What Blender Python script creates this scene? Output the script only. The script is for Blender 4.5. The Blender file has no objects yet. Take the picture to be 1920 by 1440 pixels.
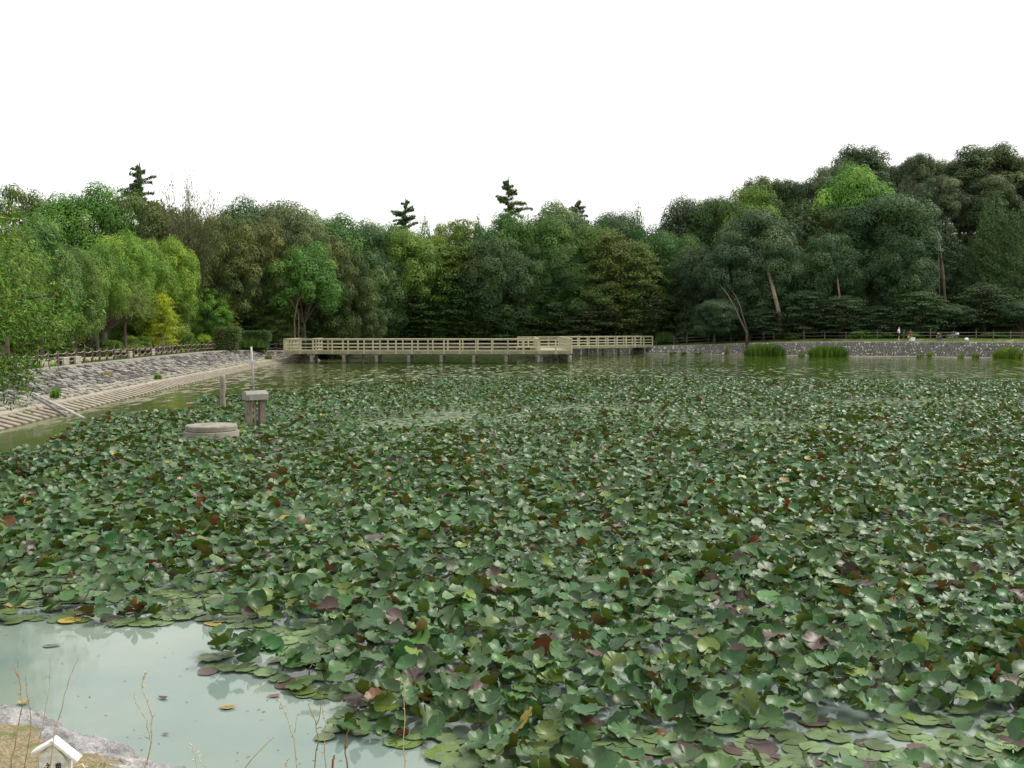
import bpy, math, random
import numpy as np
from mathutils import Vector, Matrix

R = math.radians
C = bpy.context.scene.collection
scene = bpy.context.scene

# ------------------------------------------------------------------ camera, sky, sun, exposure
CAM_Z, PITCH, F = 3.5, R(3.16), 1884.0
cd = bpy.data.cameras.new('camera')
cd.lens = 36 * F / 1920.0
cd.sensor_width = 36
cd.clip_start, cd.clip_end = 0.05, 6000
cam = bpy.data.objects.new('camera', cd)
C.objects.link(cam)
cam.location = (0, 0, CAM_Z)
cam.rotation_euler = (R(90) - PITCH, 0, 0)
scene.camera = cam

SUN_EL, SUN_AZ = R(52), R(68)          # azimuth from +Y towards +X
w = bpy.data.worlds.new("World")
scene.world = w
w.use_nodes = True
nt = w.node_tree
nt.nodes.clear()
sky = nt.nodes.new('ShaderNodeTexSky')
sky.sky_type = 'NISHITA'
sky.sun_disc = False
sky.sun_elevation = SUN_EL
sky.sun_rotation = SUN_AZ
sky.dust_density = 4.0
hs = nt.nodes.new('ShaderNodeHueSaturation')
hs.inputs['Saturation'].default_value = 0.25
nt.links.new(sky.outputs[0], hs.inputs['Color'])
mx = nt.nodes.new('ShaderNodeMix')       # the overcast veil over the blue sky
mx.data_type = 'RGBA'
mx.inputs['Factor'].default_value = 0.82
mx.inputs['B'].default_value = (12.2, 12.2, 11.8, 1)
nt.links.new(hs.outputs[0], mx.inputs['A'])
cl = nt.nodes.new('ShaderNodeTexNoise')
cl.inputs['Scale'].default_value = 2.2
cl.inputs['Detail'].default_value = 5
tc = nt.nodes.new('ShaderNodeTexCoord')
nt.links.new(tc.outputs['Generated'], cl.inputs['Vector'])
cr = nt.nodes.new('ShaderNodeMapRange')
cr.inputs['From Min'].default_value, cr.inputs['From Max'].default_value = 0.3, 0.7
cr.inputs['To Min'].default_value, cr.inputs['To Max'].default_value = 0.92, 1.12
nt.links.new(cl.outputs[0], cr.inputs['Value'])
mm = nt.nodes.new('ShaderNodeVectorMath')
mm.operation = 'SCALE'
nt.links.new(mx.outputs['Result'], mm.inputs[0])
nt.links.new(cr.outputs[0], mm.inputs['Scale'])
bg = nt.nodes.new('ShaderNodeBackground')
bg.inputs['Strength'].default_value = 0.074
nt.links.new(mm.outputs[0], bg.inputs['Color'])
wo = nt.nodes.new('ShaderNodeOutputWorld')
nt.links.new(bg.outputs[0], wo.inputs['Surface'])

sd_ = bpy.data.lights.new('sun', 'SUN')
sd_.energy = 2.3
sd_.angle = R(20)
sd_.color = (1.0, 0.95, 0.86)
sun = bpy.data.objects.new('sun', sd_)
C.objects.link(sun)
sdir = Vector((math.sin(SUN_AZ) * math.cos(SUN_EL), math.cos(SUN_AZ) * math.cos(SUN_EL), math.sin(SUN_EL)))
sun.rotation_euler = sdir.to_track_quat('Z', 'Y').to_euler()
sun.location = (60, 40, 90)

scene.view_settings.view_transform = 'Standard'
scene.view_settings.look = 'None'
scene.view_settings.exposure = 0.75
scene.view_settings.gamma = 1.0
scene.view_settings.use_curve_mapping = False
cy = scene.cycles
cy.max_bounces, cy.diffuse_bounces, cy.glossy_bounces = 5, 3, 3
cy.transmission_bounces, cy.transparent_max_bounces = 2, 4

# ------------------------------------------------------------------ helpers
def S(r, g, b):
    f = lambda c: c / 12.92 if c <= 0.04045 else ((c + 0.055) / 1.055) ** 2.4
    return (f(r / 255), f(g / 255), f(b / 255))

def ray(px, py):
    u, v = (px - 960) / F, (720 - py) / F
    return np.array([u, math.cos(PITCH) + math.sin(PITCH) * v, -math.sin(PITCH) + math.cos(PITCH) * v])

def W(px, py, z=0.0):
    """point of the horizontal plane z that is seen at a place of the picture"""
    d = ray(px, py)
    t = (z - CAM_Z) / d[2]
    return np.array([d[0] * t, d[1] * t, z])

def A(px, py, Y):
    """point at depth Y"""
    d = ray(px, py)
    t = Y / d[1]
    return np.array([d[0] * t, Y, CAM_Z + d[2] * t])

def make_mesh(name, verts, quads=None, tris=None, mat=None, col=None, smooth=False, uv=None):
    verts = np.asarray(verts, dtype=np.float32).reshape(-1, 3)
    me = bpy.data.meshes.new(name)
    q = np.zeros((0, 4), np.int32) if quads is None else np.asarray(quads, np.int32).reshape(-1, 4)
    t = np.zeros((0, 3), np.int32) if tris is None else np.asarray(tris, np.int32).reshape(-1, 3)
    me.vertices.add(len(verts))
    me.vertices.foreach_set('co', verts.ravel())
    nl = q.size + t.size
    me.loops.add(nl)
    me.loops.foreach_set('vertex_index', np.concatenate([q.ravel(), t.ravel()]).astype(np.int32))
    me.polygons.add(len(q) + len(t))
    st = np.concatenate([np.arange(len(q)) * 4, q.size + np.arange(len(t)) * 3]).astype(np.int32)
    me.polygons.foreach_set('loop_start', st)
    me.polygons.foreach_set('loop_total', np.concatenate([np.full(len(q), 4), np.full(len(t), 3)]).astype(np.int32))
    me.polygons.foreach_set('use_smooth', np.full(len(q) + len(t), smooth))
    if col is not None:
        col = np.asarray(col, np.float32)
        if col.shape[1] == 3:
            col = np.concatenate([col, np.ones((len(col), 1), np.float32)], 1)
        at = me.attributes.new('col', 'FLOAT_COLOR', 'POINT')
        at.data.foreach_set('color', col.ravel())
    if uv is not None:
        at = me.attributes.new('leafuv', 'FLOAT_VECTOR', 'POINT')
        at.data.foreach_set('vector', np.asarray(uv, np.float32).ravel())
    me.update(calc_edges=True)
    if mat is not None:
        me.materials.append(mat)
    return me

def link(name, me, parent=None, loc=None):
    o = bpy.data.objects.new(name, me)
    C.objects.link(o)
    if parent is not None:
        o.parent = parent
    if loc is not None:
        o.location = loc
    return o

def tag(o, label=None, cat=None, group=None, kind=None):
    if label: o['label'] = label
    if cat: o['category'] = cat
    if group: o['group'] = group
    if kind: o['kind'] = kind
    return o

def thing(name, label, cat, loc=(0, 0, 0), rz=0.0, group=None):
    o = bpy.data.objects.new(name, None)
    o.empty_display_size = 0.2
    C.objects.link(o)
    o.location = loc
    o.rotation_euler = (0, 0, rz)
    return tag(o, label, cat, group)

class MB:
    """collects boxes, bars and tubes for one mesh"""
    def __init__(s):
        s.v, s.q, s.t, s.c, s.n = [], [], [], [], 0
    def add(s, v, q=(), t=(), col=(1, 1, 1)):
        v = [tuple(p) for p in v]
        s.v += v
        s.q += [tuple(i + s.n for i in f) for f in q]
        s.t += [tuple(i + s.n for i in f) for f in t]
        s.c += [col] * len(v)
        s.n += len(v)
    def box(s, c, size, rz=0.0, col=(1, 1, 1), bev=0.0, M=None):
        hx, hy, hz = size[0] / 2, size[1] / 2, size[2] / 2
        b = min(bev, hx * .45, hy * .45, hz * .45)
        pts = []
        if b <= 0:
            pts = [(-hx, -hy, -hz), (hx, -hy, -hz), (hx, hy, -hz), (-hx, hy, -hz), (-hx, -hy, hz), (hx, -hy, hz), (hx, hy, hz), (-hx, hy, hz)]
            q = [(0, 3, 2, 1), (4, 5, 6, 7), (0, 1, 5, 4), (1, 2, 6, 5), (2, 3, 7, 6), (3, 0, 4, 7)]
        else:
            for z, i in ((-hz, b), (-hz + b, 0), (hz - b, 0), (hz, b)):
                pts += [(-hx + i, -hy + i, z), (hx - i, -hy + i, z), (hx - i, hy - i, z), (-hx + i, hy - i, z)]
            q = [(0, 3, 2, 1), (12, 13, 14, 15)]
            for k in range(3):
                for j in range(4):
                    a, d = k * 4 + j, k * 4 + (j + 1) % 4
                    q.append((a, d, d + 4, a + 4))
        if M is None:
            cs, sn = math.cos(rz), math.sin(rz)
            pts = [(c[0] + x * cs - y * sn, c[1] + x * sn + y * cs, c[2] + z) for x, y, z in pts]
        else:
            pts = [tuple(M @ Vector(p) + Vector(c)) for p in pts]
        s.add(pts, q, (), col)
        return s
    def bar(s, p0, p1, wd, h, col=(1, 1, 1), bev=0.0):
        """square timber between two points; wd across, h up"""
        p0, p1 = Vector(p0), Vector(p1)
        d = p1 - p0
        L = d.length
        x = d.normalized()
        up = Vector((0, 0, 1)) if abs(x.z) < 0.95 else Vector((0, 1, 0))
        y = up.cross(x).normalized()
        z = x.cross(y)
        M = Matrix((x, y, z)).transposed()
        s.box((p0 + p1) / 2, (L, wd, h), col=col, bev=bev, M=M)
        return s
    def tube(s, pts, rad, n=8, col=(1, 1, 1), cap=True, wob=0.0, rng=None):
        pts = [Vector(p) for p in pts]
        if not hasattr(rad, '__len__'):
            rad = [rad] * len(pts)
        ref = Vector((0.13, 0.92, 0.31))
        v, q, t = [], [], []
        for i, p in enumerate(pts):
            d = (pts[min(i + 1, len(pts) - 1)] - pts[max(i - 1, 0)]).normalized()
            a = d.cross(ref)
            if a.length < 1e-3: a = d.cross(Vector((1, 0, 0)))
            a.normalize()
            b = d.cross(a)
            for k in range(n):
                th = 2 * math.pi * k / n
                r = rad[i] * (1 + (wob * (rng.random() - .5) if rng else 0))
                v.append(p + a * (math.cos(th) * r) + b * (math.sin(th) * r))
        for i in range(len(pts) - 1):
            for k in range(n):
                q.append((i * n + k, i * n + (k + 1) % n, (i + 1) * n + (k + 1) % n, (i + 1) * n + k))
        if cap:
            v.append(pts[0]); v.append(pts[-1])
            m = len(pts) * n
            for k in range(n):
                t.append((m, (k + 1) % n, k))
                t.append((m + 1, m - n + k, m - n + (k + 1) % n))
        s.add(v, q, t, col)
        return s
    def mesh(s, name, mat, smooth=False):
        return make_mesh(name, s.v, s.q or None, s.t or None, mat, s.c, smooth)
    def build(s, name, mat, parent=None, smooth=False):
        return link(name, s.mesh(name, mat, smooth), parent)

# ------------------------------------------------------------------ materials
def new_mat(name):
    m = bpy.data.materials.new(name)
    m.use_nodes = True
    t = m.node_tree
    p = t.nodes['Principled BSDF']
    return m, t, p

def N(t, kind, **kw):
    n = t.nodes.new(kind)
    for k, v in kw.items():
        if k in n.inputs: n.inputs[k].default_value = v
        else: setattr(n, k, v)
    return n

def mixc(t, a, b, fac, mode='MIX'):
    m = t.nodes.new('ShaderNodeMix')
    m.data_type = 'RGBA'
    m.blend_type = mode
    for sck, val in (('A', a), ('B', b), ('Factor', fac)):
        if hasattr(val, 'is_linked') or hasattr(val, 'links'):
            t.links.new(val, m.inputs[sck])
        elif isinstance(val, (int, float)):
            m.inputs[sck].default_value = val
        else:
            m.inputs[sck].default_value = (*val[:3], 1)
    return m.outputs['Result']

def ramp(t, src, stops):
    r = t.nodes.new('ShaderNodeValToRGB')
    el = r.color_ramp.elements
    while len(el) < len(stops): el.new(0.5)
    for e, (p, c) in zip(el, stops):
        e.position = p
        e.color = (*c, 1) if hasattr(c, '__len__') else (c, c, c, 1)
    t.links.new(src, r.inputs[0])
    return r.outputs[0]

def noise(t, scale, detail=4, vec=None, rough=0.55):
    n = N(t, 'ShaderNodeTexNoise', Scale=scale, Detail=detail, Roughness=rough)
    if vec is None:
        c = t.nodes.new('ShaderNodeTexCoord')
        vec = c.outputs['Object']
    t.links.new(vec, n.inputs['Vector'])
    return n.outputs[0]

def bump(t, p, h, strength=0.3, dist=0.02):
    b = N(t, 'ShaderNodeBump', Strength=strength, Distance=dist)
    t.links.new(h, b.inputs['Height'])
    t.links.new(b.outputs[0], p.inputs['Normal'])
    return b

def surf_mat(name, c1, c2, scale=3.0, rough=0.85, use_col=True, fine=40.0, bstr=0.4, bdist=0.01, stain=None):
    """weathered surface: two tones in patches, a fine grain, the part's own tint"""
    m, t, p = new_mat(name)
    c = mixc(t, c1, c2, ramp(t, noise(t, scale, 6), [(0.35, 0.0), (0.65, 1.0)]))
    g = ramp(t, noise(t, fine, 3), [(0.3, 0.72), (0.7, 1.2)])
    c = mixc(t, c, g, 1.0, 'MULTIPLY')
    if stain:
        c = mixc(t, c, stain[0], ramp(t, noise(t, stain[1], 5), [(stain[2], 0.0), (stain[2] + .14, 0.85)]))
    if use_col:
        a = N(t, 'ShaderNodeAttribute', attribute_name='col')
        c = mixc(t, c, a.outputs['Color'], 1.0, 'MULTIPLY')
    t.links.new(c, p.inputs['Base Color'])
    p.inputs['Roughness'].default_value = rough
    p.inputs['Specular IOR Level'].default_value = 0.3
    bump(t, p, noise(t, fine, 5), bstr, bdist)
    return m

def tide(m):
    t = m.node_tree; p = t.nodes['Principled BSDF']
    src = p.inputs['Base Color'].links[0].from_socket
    co = t.nodes.new('ShaderNodeTexCoord'); sp = t.nodes.new('ShaderNodeSeparateXYZ')
    t.links.new(co.outputs['Object'], sp.inputs[0])
    nz = noise(t, 4.0, 4)
    z = N(t, 'ShaderNodeMath', operation='MULTIPLY_ADD'); z.inputs[1].default_value = -0.2
    t.links.new(nz, z.inputs[0]); t.links.new(sp.outputs[2], z.inputs[2])
    f = ramp(t, z.outputs[0], [(0.0, 0.7), (0.10, 0.0)])
    t.links.new(mixc(t, src, (0.055, 0.055, 0.030), f), p.inputs['Base Color'])

def leaf_mat(name, trans=0.17, rough=0.55, spec=0.14):
    m, t, p = new_mat(name)
    a = N(t, 'ShaderNodeAttribute', attribute_name='col')
    oi = t.nodes.new('ShaderNodeObjectInfo')
    c = mixc(t, a.outputs['Color'], oi.outputs['Color'], 1.0, 'MULTIPLY')
    t.links.new(c, p.inputs['Base Color'])
    p.inputs['Roughness'].default_value = rough
    p.inputs['Specular IOR Level'].default_value = spec
    tr = t.nodes.new('ShaderNodeBsdfTranslucent')
    hv = N(t, 'ShaderNodeHueSaturation', Saturation=1.15, Value=1.25)
    t.links.new(c, hv.inputs['Color'])
    t.links.new(hv.outputs[0], tr.inputs['Color'])
    ms = N(t, 'ShaderNodeMixShader', Fac=trans)
    t.links.new(p.outputs[0], ms.inputs[1])
    t.links.new(tr.outputs[0], ms.inputs[2])
    t.links.new(ms.outputs[0], t.nodes['Material Output'].inputs[0])
    return m

M_LEAF = leaf_mat('foliage')
M_BARK = surf_mat('bark', (0.07, 0.055, 0.042), (0.12, 0.10, 0.08), 2.5, 0.9, True, 18, 0.8, 0.03)
M_CONC = surf_mat('concrete', (0.21, 0.20, 0.18), (0.29, 0.275, 0.245), 2.0, 0.9, True, 45, 0.5, 0.008, ((0.10, 0.095, 0.08), 3.5, 0.56))
M_CONC_WET = surf_mat('stained_concrete', (0.165, 0.152, 0.125), (0.24, 0.225, 0.188), 2.5, 0.9, True, 60, 0.5, 0.008, ((0.08, 0.06, 0.045), 5.0, 0.55))
tide(M_CONC_WET)
M_STONE = surf_mat('stone', (0.37, 0.365, 0.335), (0.57, 0.56, 0.525), 5.0, 0.9, True, 30, 0.5, 0.015)
M_MORTAR = surf_mat('mortar', (0.102, 0.098, 0.084), (0.15, 0.145, 0.125), 1.5, 0.95, True, 20, 0.5, 0.02)
M_WOOD = surf_mat('pale_timber', (0.40, 0.365, 0.26), (0.50, 0.46, 0.34), 1.2, 0.8, True, 14, 0.3, 0.006, ((0.23, 0.22, 0.12), 1.8, 0.56))
M_DECK = surf_mat('deck_timber', (0.24, 0.23, 0.17), (0.31, 0.30, 0.22), 1.5, 0.85, True, 12, 0.4, 0.01, ((0.16, 0.17, 0.07), 1.0, 0.55))
M_POST = surf_mat('brown_post', (0.085, 0.06, 0.048), (0.13, 0.095, 0.075), 3, 0.85, True, 25, 0.4, 0.01)
M_FARPOST = surf_mat('grey_post', (0.12, 0.11, 0.09), (0.18, 0.165, 0.14), 3, 0.85, True, 25, 0.4, 0.01)
M_ROPE = surf_mat('rope', (0.26, 0.24, 0.18), (0.34, 0.31, 0.24), 3, 0.9, True, 60, 0.4, 0.01)
M_WHITE = surf_mat('white_paint', (0.56, 0.57, 0.53), (0.66, 0.66, 0.63), 6, 0.6, True, 50, 0.3, 0.003, ((0.42, 0.41, 0.38), 14, 0.62))
M_METAL = surf_mat('grey_metal', (0.33, 0.34, 0.33), (0.42, 0.43, 0.42), 5, 0.45, True, 30, 0.1, 0.003)
M_INK = surf_mat('black_ink', (0.012, 0.012, 0.014), (0.02, 0.02, 0.022), 5, 0.6, False, 30, 0.1, 0.001)
M_PIPE = surf_mat('grey_pipe', (0.30, 0.285, 0.27), (0.40, 0.385, 0.37), 2, 0.6, True, 20, 0.2, 0.004)
M_FLAT = surf_mat('plain', (0.9, 0.9, 0.9), (1, 1, 1), 8, 0.8, True, 60, 0.2, 0.003)
M_STEM = surf_mat('dry_stem', (0.34, 0.29, 0.20), (0.46, 0.40, 0.30), 30, 0.9, True, 120, 0.4, 0.002)
M_GRASS = leaf_mat('grass_blades', 0.35, 0.6, 0.2)
M_ROCK = surf_mat('granite', (0.20, 0.195, 0.195), (0.38, 0.37, 0.37), 5, 0.9, True, 35, 1.0, 0.03, ((0.12, 0.11, 0.10), 9, 0.55))

def ground_mat():
    m, t, p = new_mat('ground')
    n1 = noise(t, 0.35, 6)
    c = mixc(t, (0.045, 0.035, 0.022), (0.075, 0.06, 0.036), ramp(t, noise(t, 6.0, 5), [(0.35, 0.0), (0.65, 1.0)]))
    c = mixc(t, c, (0.035, 0.06, 0.018), ramp(t, n1, [(0.42, 0.0), (0.56, 0.8)]))
    a = N(t, 'ShaderNodeAttribute', attribute_name='col')
    sp = t.nodes.new('ShaderNodeSeparateColor')
    t.links.new(a.outputs['Color'], sp.inputs[0])
    verge = mixc(t, (0.055, 0.10, 0.022), (0.11, 0.135, 0.04), ramp(t, noise(t, 2.5, 6), [(0.35, 0.0), (0.65, 1.0)]))
    verge = mixc(t, verge, (0.28, 0.22, 0.12), ramp(t, noise(t, 0.7, 5), [(0.56, 0.0), (0.66, 0.7)]))
    c = mixc(t, c, verge, sp.outputs[0])
    dry = mixc(t, (0.13, 0.10, 0.06), (0.27, 0.225, 0.15), ramp(t, noise(t, 55, 6), [(0.35, 0.0), (0.65, 1.0)]))
    dry = mixc(t, dry, (0.10, 0.13, 0.04), ramp(t, noise(t, 7, 5), [(0.52, 0.0), (0.62, 0.8)]))
    c = mixc(t, c, dry, sp.outputs[1])
    t.links.new(c, p.inputs['Base Color'])
    p.inputs['Roughness'].default_value = 0.95
    p.inputs['Specular IOR Level'].default_value = 0.1
    bump(t, p, noise(t, 12, 6), 0.7, 0.06)
    return m

def path_mat():
    m, t, p = new_mat('sand_path')
    c = mixc(t, (0.26, 0.21, 0.13), (0.36, 0.30, 0.20), ramp(t, noise(t, 1.2, 6), [(0.35, 0.0), (0.65, 1.0)]))
    t.links.new(c, p.inputs['Base Color'])
    p.inputs['Roughness'].default_value = 0.95
    bump(t, p, noise(t, 30, 5), 0.5, 0.01)
    return m

def water_mat():
    m, t, p = new_mat('pond_water')
    tcn = t.nodes.new('ShaderNodeTexCoord')
    obj = tcn.outputs['Object']
    turb = noise(t, 0.10, 4, obj)
    c = mixc(t, (0.036, 0.066, 0.006), (0.052, 0.086, 0.010), ramp(t, turb, [(0.35, 0.0), (0.65, 1.0)]))
    # greyer, paler water colour towards the near shore
    sep = t.nodes.new('ShaderNodeSeparateXYZ')
    t.links.new(obj, sep.inputs[0])
    near = N(t, 'ShaderNodeMapRange', interpolation_type='SMOOTHSTEP')
    for k, v in (('From Min', 14.0), ('From Max', 34.0), ('To Min', 1.0), ('To Max', 0.0)):
        near.inputs[k].default_value = v
    t.links.new(sep.outputs[1], near.inputs['Value'])
    near_tone = mixc(t, (0.125, 0.178, 0.160), (0.180, 0.220, 0.180), ramp(t, noise(t, 0.55, 5, obj), [(0.35, 0.0), (0.65, 1.0)]))
    c = mixc(t, c, near_tone, near.outputs[0])
    shl = N(t, 'ShaderNodeMapRange', interpolation_type='SMOOTHSTEP')     # reflection of pale bank and sky, painted into the water colour
    for k, v in (('From Min', -19.0), ('From Max', -11.0), ('To Min', 0.75), ('To Max', 0.0)):
        shl.inputs[k].default_value = v
    t.links.new(sep.outputs[0], shl.inputs['Value'])
    c = mixc(t, c, (0.115, 0.135, 0.062), shl.outputs[0])
    t.links.new(c, p.inputs['Base Color'])
    p.inputs['Roughness'].default_value = 0.06
    p.inputs['IOR'].default_value = 1.333
    # ripples: crests lie across the view, stronger where the breeze touches the open middle
    mp = t.nodes.new('ShaderNodeMapping')
    mp.inputs['Scale'].default_value = (0.9, 0.26, 1)
    t.links.new(obj, mp.inputs['Vector'])
    up = N(t, 'ShaderNodeMapRange', interpolation_type='SMOOTHSTEP')
    for k, v in (('From Min', 48.0), ('From Max', 66.0), ('To Min', 0.0), ('To Max', 1.0)):
        up.inputs[k].default_value = v
    dn = N(t, 'ShaderNodeMapRange', interpolation_type='SMOOTHSTEP')
    for k, v in (('From Min', 84.0), ('From Max', 102.0), ('To Min', 1.0), ('To Max', 0.12)):
        dn.inputs[k].default_value = v
    wob = noise(t, 0.06, 3, obj)
    yy = N(t, 'ShaderNodeMath', operation='MULTIPLY_ADD')
    t.links.new(wob, yy.inputs[0]); yy.inputs[1].default_value = 26.0
    t.links.new(sep.outputs[1], yy.inputs[2])
    y2 = N(t, 'ShaderNodeMath', operation='SUBTRACT'); y2.inputs[1].default_value = 13.0
    t.links.new(yy.outputs[0], y2.inputs[0])
    t.links.new(y2.outputs[0], up.inputs['Value']); t.links.new(y2.outputs[0], dn.inputs['Value'])
    xs = N(t, 'ShaderNodeMapRange', interpolation_type='SMOOTHSTEP')   # sheltered beside the left bank
    for k, v in (('From Min', -17.0), ('From Max', -6.0), ('To Min', 0.12), ('To Max', 1.0)):
        xs.inputs[k].default_value = v
    t.links.new(sep.outputs[0], xs.inputs['Value'])
    mul = N(t, 'ShaderNodeMath', operation='MULTIPLY')
    t.links.new(up.outputs[0], mul.inputs[0]); t.links.new(dn.outputs[0], mul.inputs[1])
    mul2 = N(t, 'ShaderNodeMath', operation='MULTIPLY')
    t.links.new(mul.outputs[0], mul2.inputs[0]); t.links.new(xs.outputs[0], mul2.inputs[1])
    st = N(t, 'ShaderNodeMath', operation='MULTIPLY_ADD')
    mp2 = t.nodes.new('ShaderNodeMapping')
    mp2.inputs['Scale'].default_value = (2.2, 0.42, 1)
    t.links.new(obj, mp2.inputs['Vector'])
    fl = ramp(t, noise(t, 1.0, 3, mp2.outputs[0], 0.6), [(0.47, 0.0), (0.53, 1.0)])
    mul3 = N(t, 'ShaderNodeMath', operation='MULTIPLY')
    t.links.new(mul2.outputs[0], mul3.inputs[0]); t.links.new(fl, mul3.inputs[1])
    t.links.new(mul3.outputs[0], st.inputs[0]); st.inputs[1].default_value = 2.0; st.inputs[2].default_value = 0.0
    ca = N(t, 'ShaderNodeMapRange', interpolation_type='SMOOTHSTEP')     # calm in the near cove, a light chop farther out
    for k, v in (('From Min', 20.0), ('From Max', 60.0), ('To Min', 0.015), ('To Max', 0.12)):
        ca.inputs[k].default_value = v
    t.links.new(sep.outputs[1], ca.inputs['Value'])
    sa = N(t, 'ShaderNodeMath', operation='ADD')
    t.links.new(st.outputs[0], sa.inputs[0]); t.links.new(ca.outputs[0], sa.inputs[1])
    nz = N(t, 'ShaderNodeTexNoise', Scale=2.4, Detail=2.0, Roughness=0.5)
    t.links.new(mp.outputs[0], nz.inputs['Vector'])
    sb = N(t, 'ShaderNodeVectorMath', operation='SUBTRACT'); sb.inputs[1].default_value = (0.5, 0.5, 0.5)
    t.links.new(nz.outputs['Color'], sb.inputs[0])
    sc_ = N(t, 'ShaderNodeVectorMath', operation='SCALE')
    t.links.new(sb.outputs[0], sc_.inputs[0]); t.links.new(sa.outputs[0], sc_.inputs['Scale'])
    fx = N(t, 'ShaderNodeVectorMath', operation='MULTIPLY_ADD'); fx.inputs[1].default_value = (1, 1, 0); fx.inputs[2].default_value = (0, 0, 1)
    t.links.new(sc_.outputs[0], fx.inputs[0])
    nn_ = N(t, 'ShaderNodeVectorMath', operation='NORMALIZE')
    t.links.new(fx.outputs[0], nn_.inputs[0])
    t.links.new(nn_.outputs[0], p.inputs['Normal'])
    return m

def lily_mat():
    m, t, p = new_mat('lily_leaf')
    a = N(t, 'ShaderNodeAttribute', attribute_name='col')
    un = N(t, 'ShaderNodeAttribute', attribute_name='leafuv')       # x: angle, y: radius, z: redness of the underside
    sp = t.nodes.new('ShaderNodeSeparateXYZ')
    t.links.new(un.outputs['Vector'], sp.inputs[0])
    vs = N(t, 'ShaderNodeMath', operation='MULTIPLY'); vs.inputs[1].default_value = 17.0
    t.links.new(sp.outputs[0], vs.inputs[0])
    sn = N(t, 'ShaderNodeMath', operation='SINE'); t.links.new(vs.outputs[0], sn.inputs[0])
    vein = ramp(t, N_(t, sn.outputs[0], 0.5, 0.5), [(0.0, 0.95), (0.9, 1.0), (1.0, 1.12)])
    top = mixc(t, a.outputs['Color'], vein, 1.0, 'MULTIPLY')
    blot = ramp(t, noise(t, 9, 4), [(0.3, 0.78), (0.7, 1.18)])
    top = mixc(t, top, blot, 1.0, 'MULTIPLY')
    under = mixc(t, (0.062, 0.100, 0.010), (0.120, 0.040, 0.016), sp.outputs[2])
    under = mixc(t, under, blot, 1.0, 'MULTIPLY')
    geo = t.nodes.new('ShaderNodeNewGeometry')
    c = mixc(t, top, under, geo.outputs['Backfacing'])
    t.links.new(c, p.inputs['Base Color'])
    p.inputs['Roughness'].default_value = 0.43
    p.inputs['Specular IOR Level'].default_value = 0.44
    bump(t, p, noise(t, 28, 3), 0.25, 0.006)
    tr = t.nodes.new('ShaderNodeBsdfTranslucent')
    t.links.new(c, tr.inputs['Color'])
    ms = N(t, 'ShaderNodeMixShader', Fac=0.18)
    t.links.new(p.outputs[0], ms.inputs[1]); t.links.new(tr.outputs[0], ms.inputs[2])
    t.links.new(ms.outputs[0], t.nodes['Material Output'].inputs[0])
    return m

def N_(t, src, mul, add):
    n = N(t, 'ShaderNodeMath', operation='MULTIPLY_ADD')
    t.links.new(src, n.inputs[0]); n.inputs[1].default_value = mul; n.inputs[2].default_value = add
    return n.outputs[0]

M_LILY = lily_mat()

# ------------------------------------------------------------------ pond outline and terrain
# x, y, slope width, bank height
NODES = [(-3.2, 6.85, .35, 1.0), (-6.8, 9.8, .6, 1.0), (-11.5, 13.5, 1.5, 1.1), (-15.3, 20, 4, 1.25), (-17.0, 27, 5, 1.3), (-17.8, 35, 5, 1.3),
         (-18.7, 43.5, 5, 1.3), (-20.3, 60, 5, 1.3), (-21.4, 74, 5.2, 1.3), (-22.8, 92, 5.2, 1.3), (-23.4, 100, 4.5, 1.25), (-22.6, 106, 2.5, 1.1),
         (-20.5, 109.5, 1.3, 1.0), (-23, 114, 1.2, .95), (-30, 122, 1.5, .9), (-30, 136, 1.5, 1.0), (-20, 143, 1.2, 1.0), (0, 144, 1.0, 1.0), (12, 141.5, .8, 1.0),
         (20, 136, .8, 1.05), (30, 130, .8, 1.55), (40, 126, .8, 1.85), (59, 119, .8, 1.85), (82, 109, .8, 1.85), (97, 90, .8, 1.8),
         (97, 30, 1, 1.3), (60, 5, .6, 1.0), (20, 3.2, .4, .95), (5, 4.6, .35, .95), (0.5, 5.2, .35, .98), (-1.7, 5.85, .35, 1.0)]
P = np.array(NODES, float)
for _ in range(2):                                   # corner cutting
    Q = np.roll(P, -1, 0)
    P = np.stack([P * .75 + Q * .25, P * .25 + Q * .75], 1).reshape(-1, 4)

def pond_sd(x, y):
    """signed distance to the water's edge (inside negative) and the bank's width and height there"""
    x = np.asarray(x, float).ravel(); y = np.asarray(y, float).ravel()
    best = np.full(x.shape, 1e9); bw = np.zeros_like(x); bz = np.zeros_like(x); ins = np.zeros(x.shape, bool)
    n = len(P)
    for i in range(n):
        a, b = P[i], P[(i + 1) % n]
        dx, dy = b[0] - a[0], b[1] - a[1]
        t = np.clip(((x - a[0]) * dx + (y - a[1]) * dy) / (dx * dx + dy * dy + 1e-12), 0, 1)
        d = np.hypot(x - a[0] - t * dx, y - a[1] - t * dy)
        k = d < best
        best = np.where(k, d, best)
        bw = np.where(k, a[2] + t * (b[2] - a[2]), bw)
        bz = np.where(k, a[3] + t * (b[3] - a[3]), bz)
        c = ((a[1] > y) != (b[1] > y))
        with np.errstate(divide='ignore', invalid='ignore'):
            ins ^= c & (x < dx * (y - a[1]) / (dy if abs(dy) > 1e-12 else 1e-12) + a[0])
    return np.where(ins, -best, best), bw, bz

def sstep(a, b, v):
    t = np.clip((v - a) / (b - a), 0, 1)
    return t * t * (3 - 2 * t)

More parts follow.
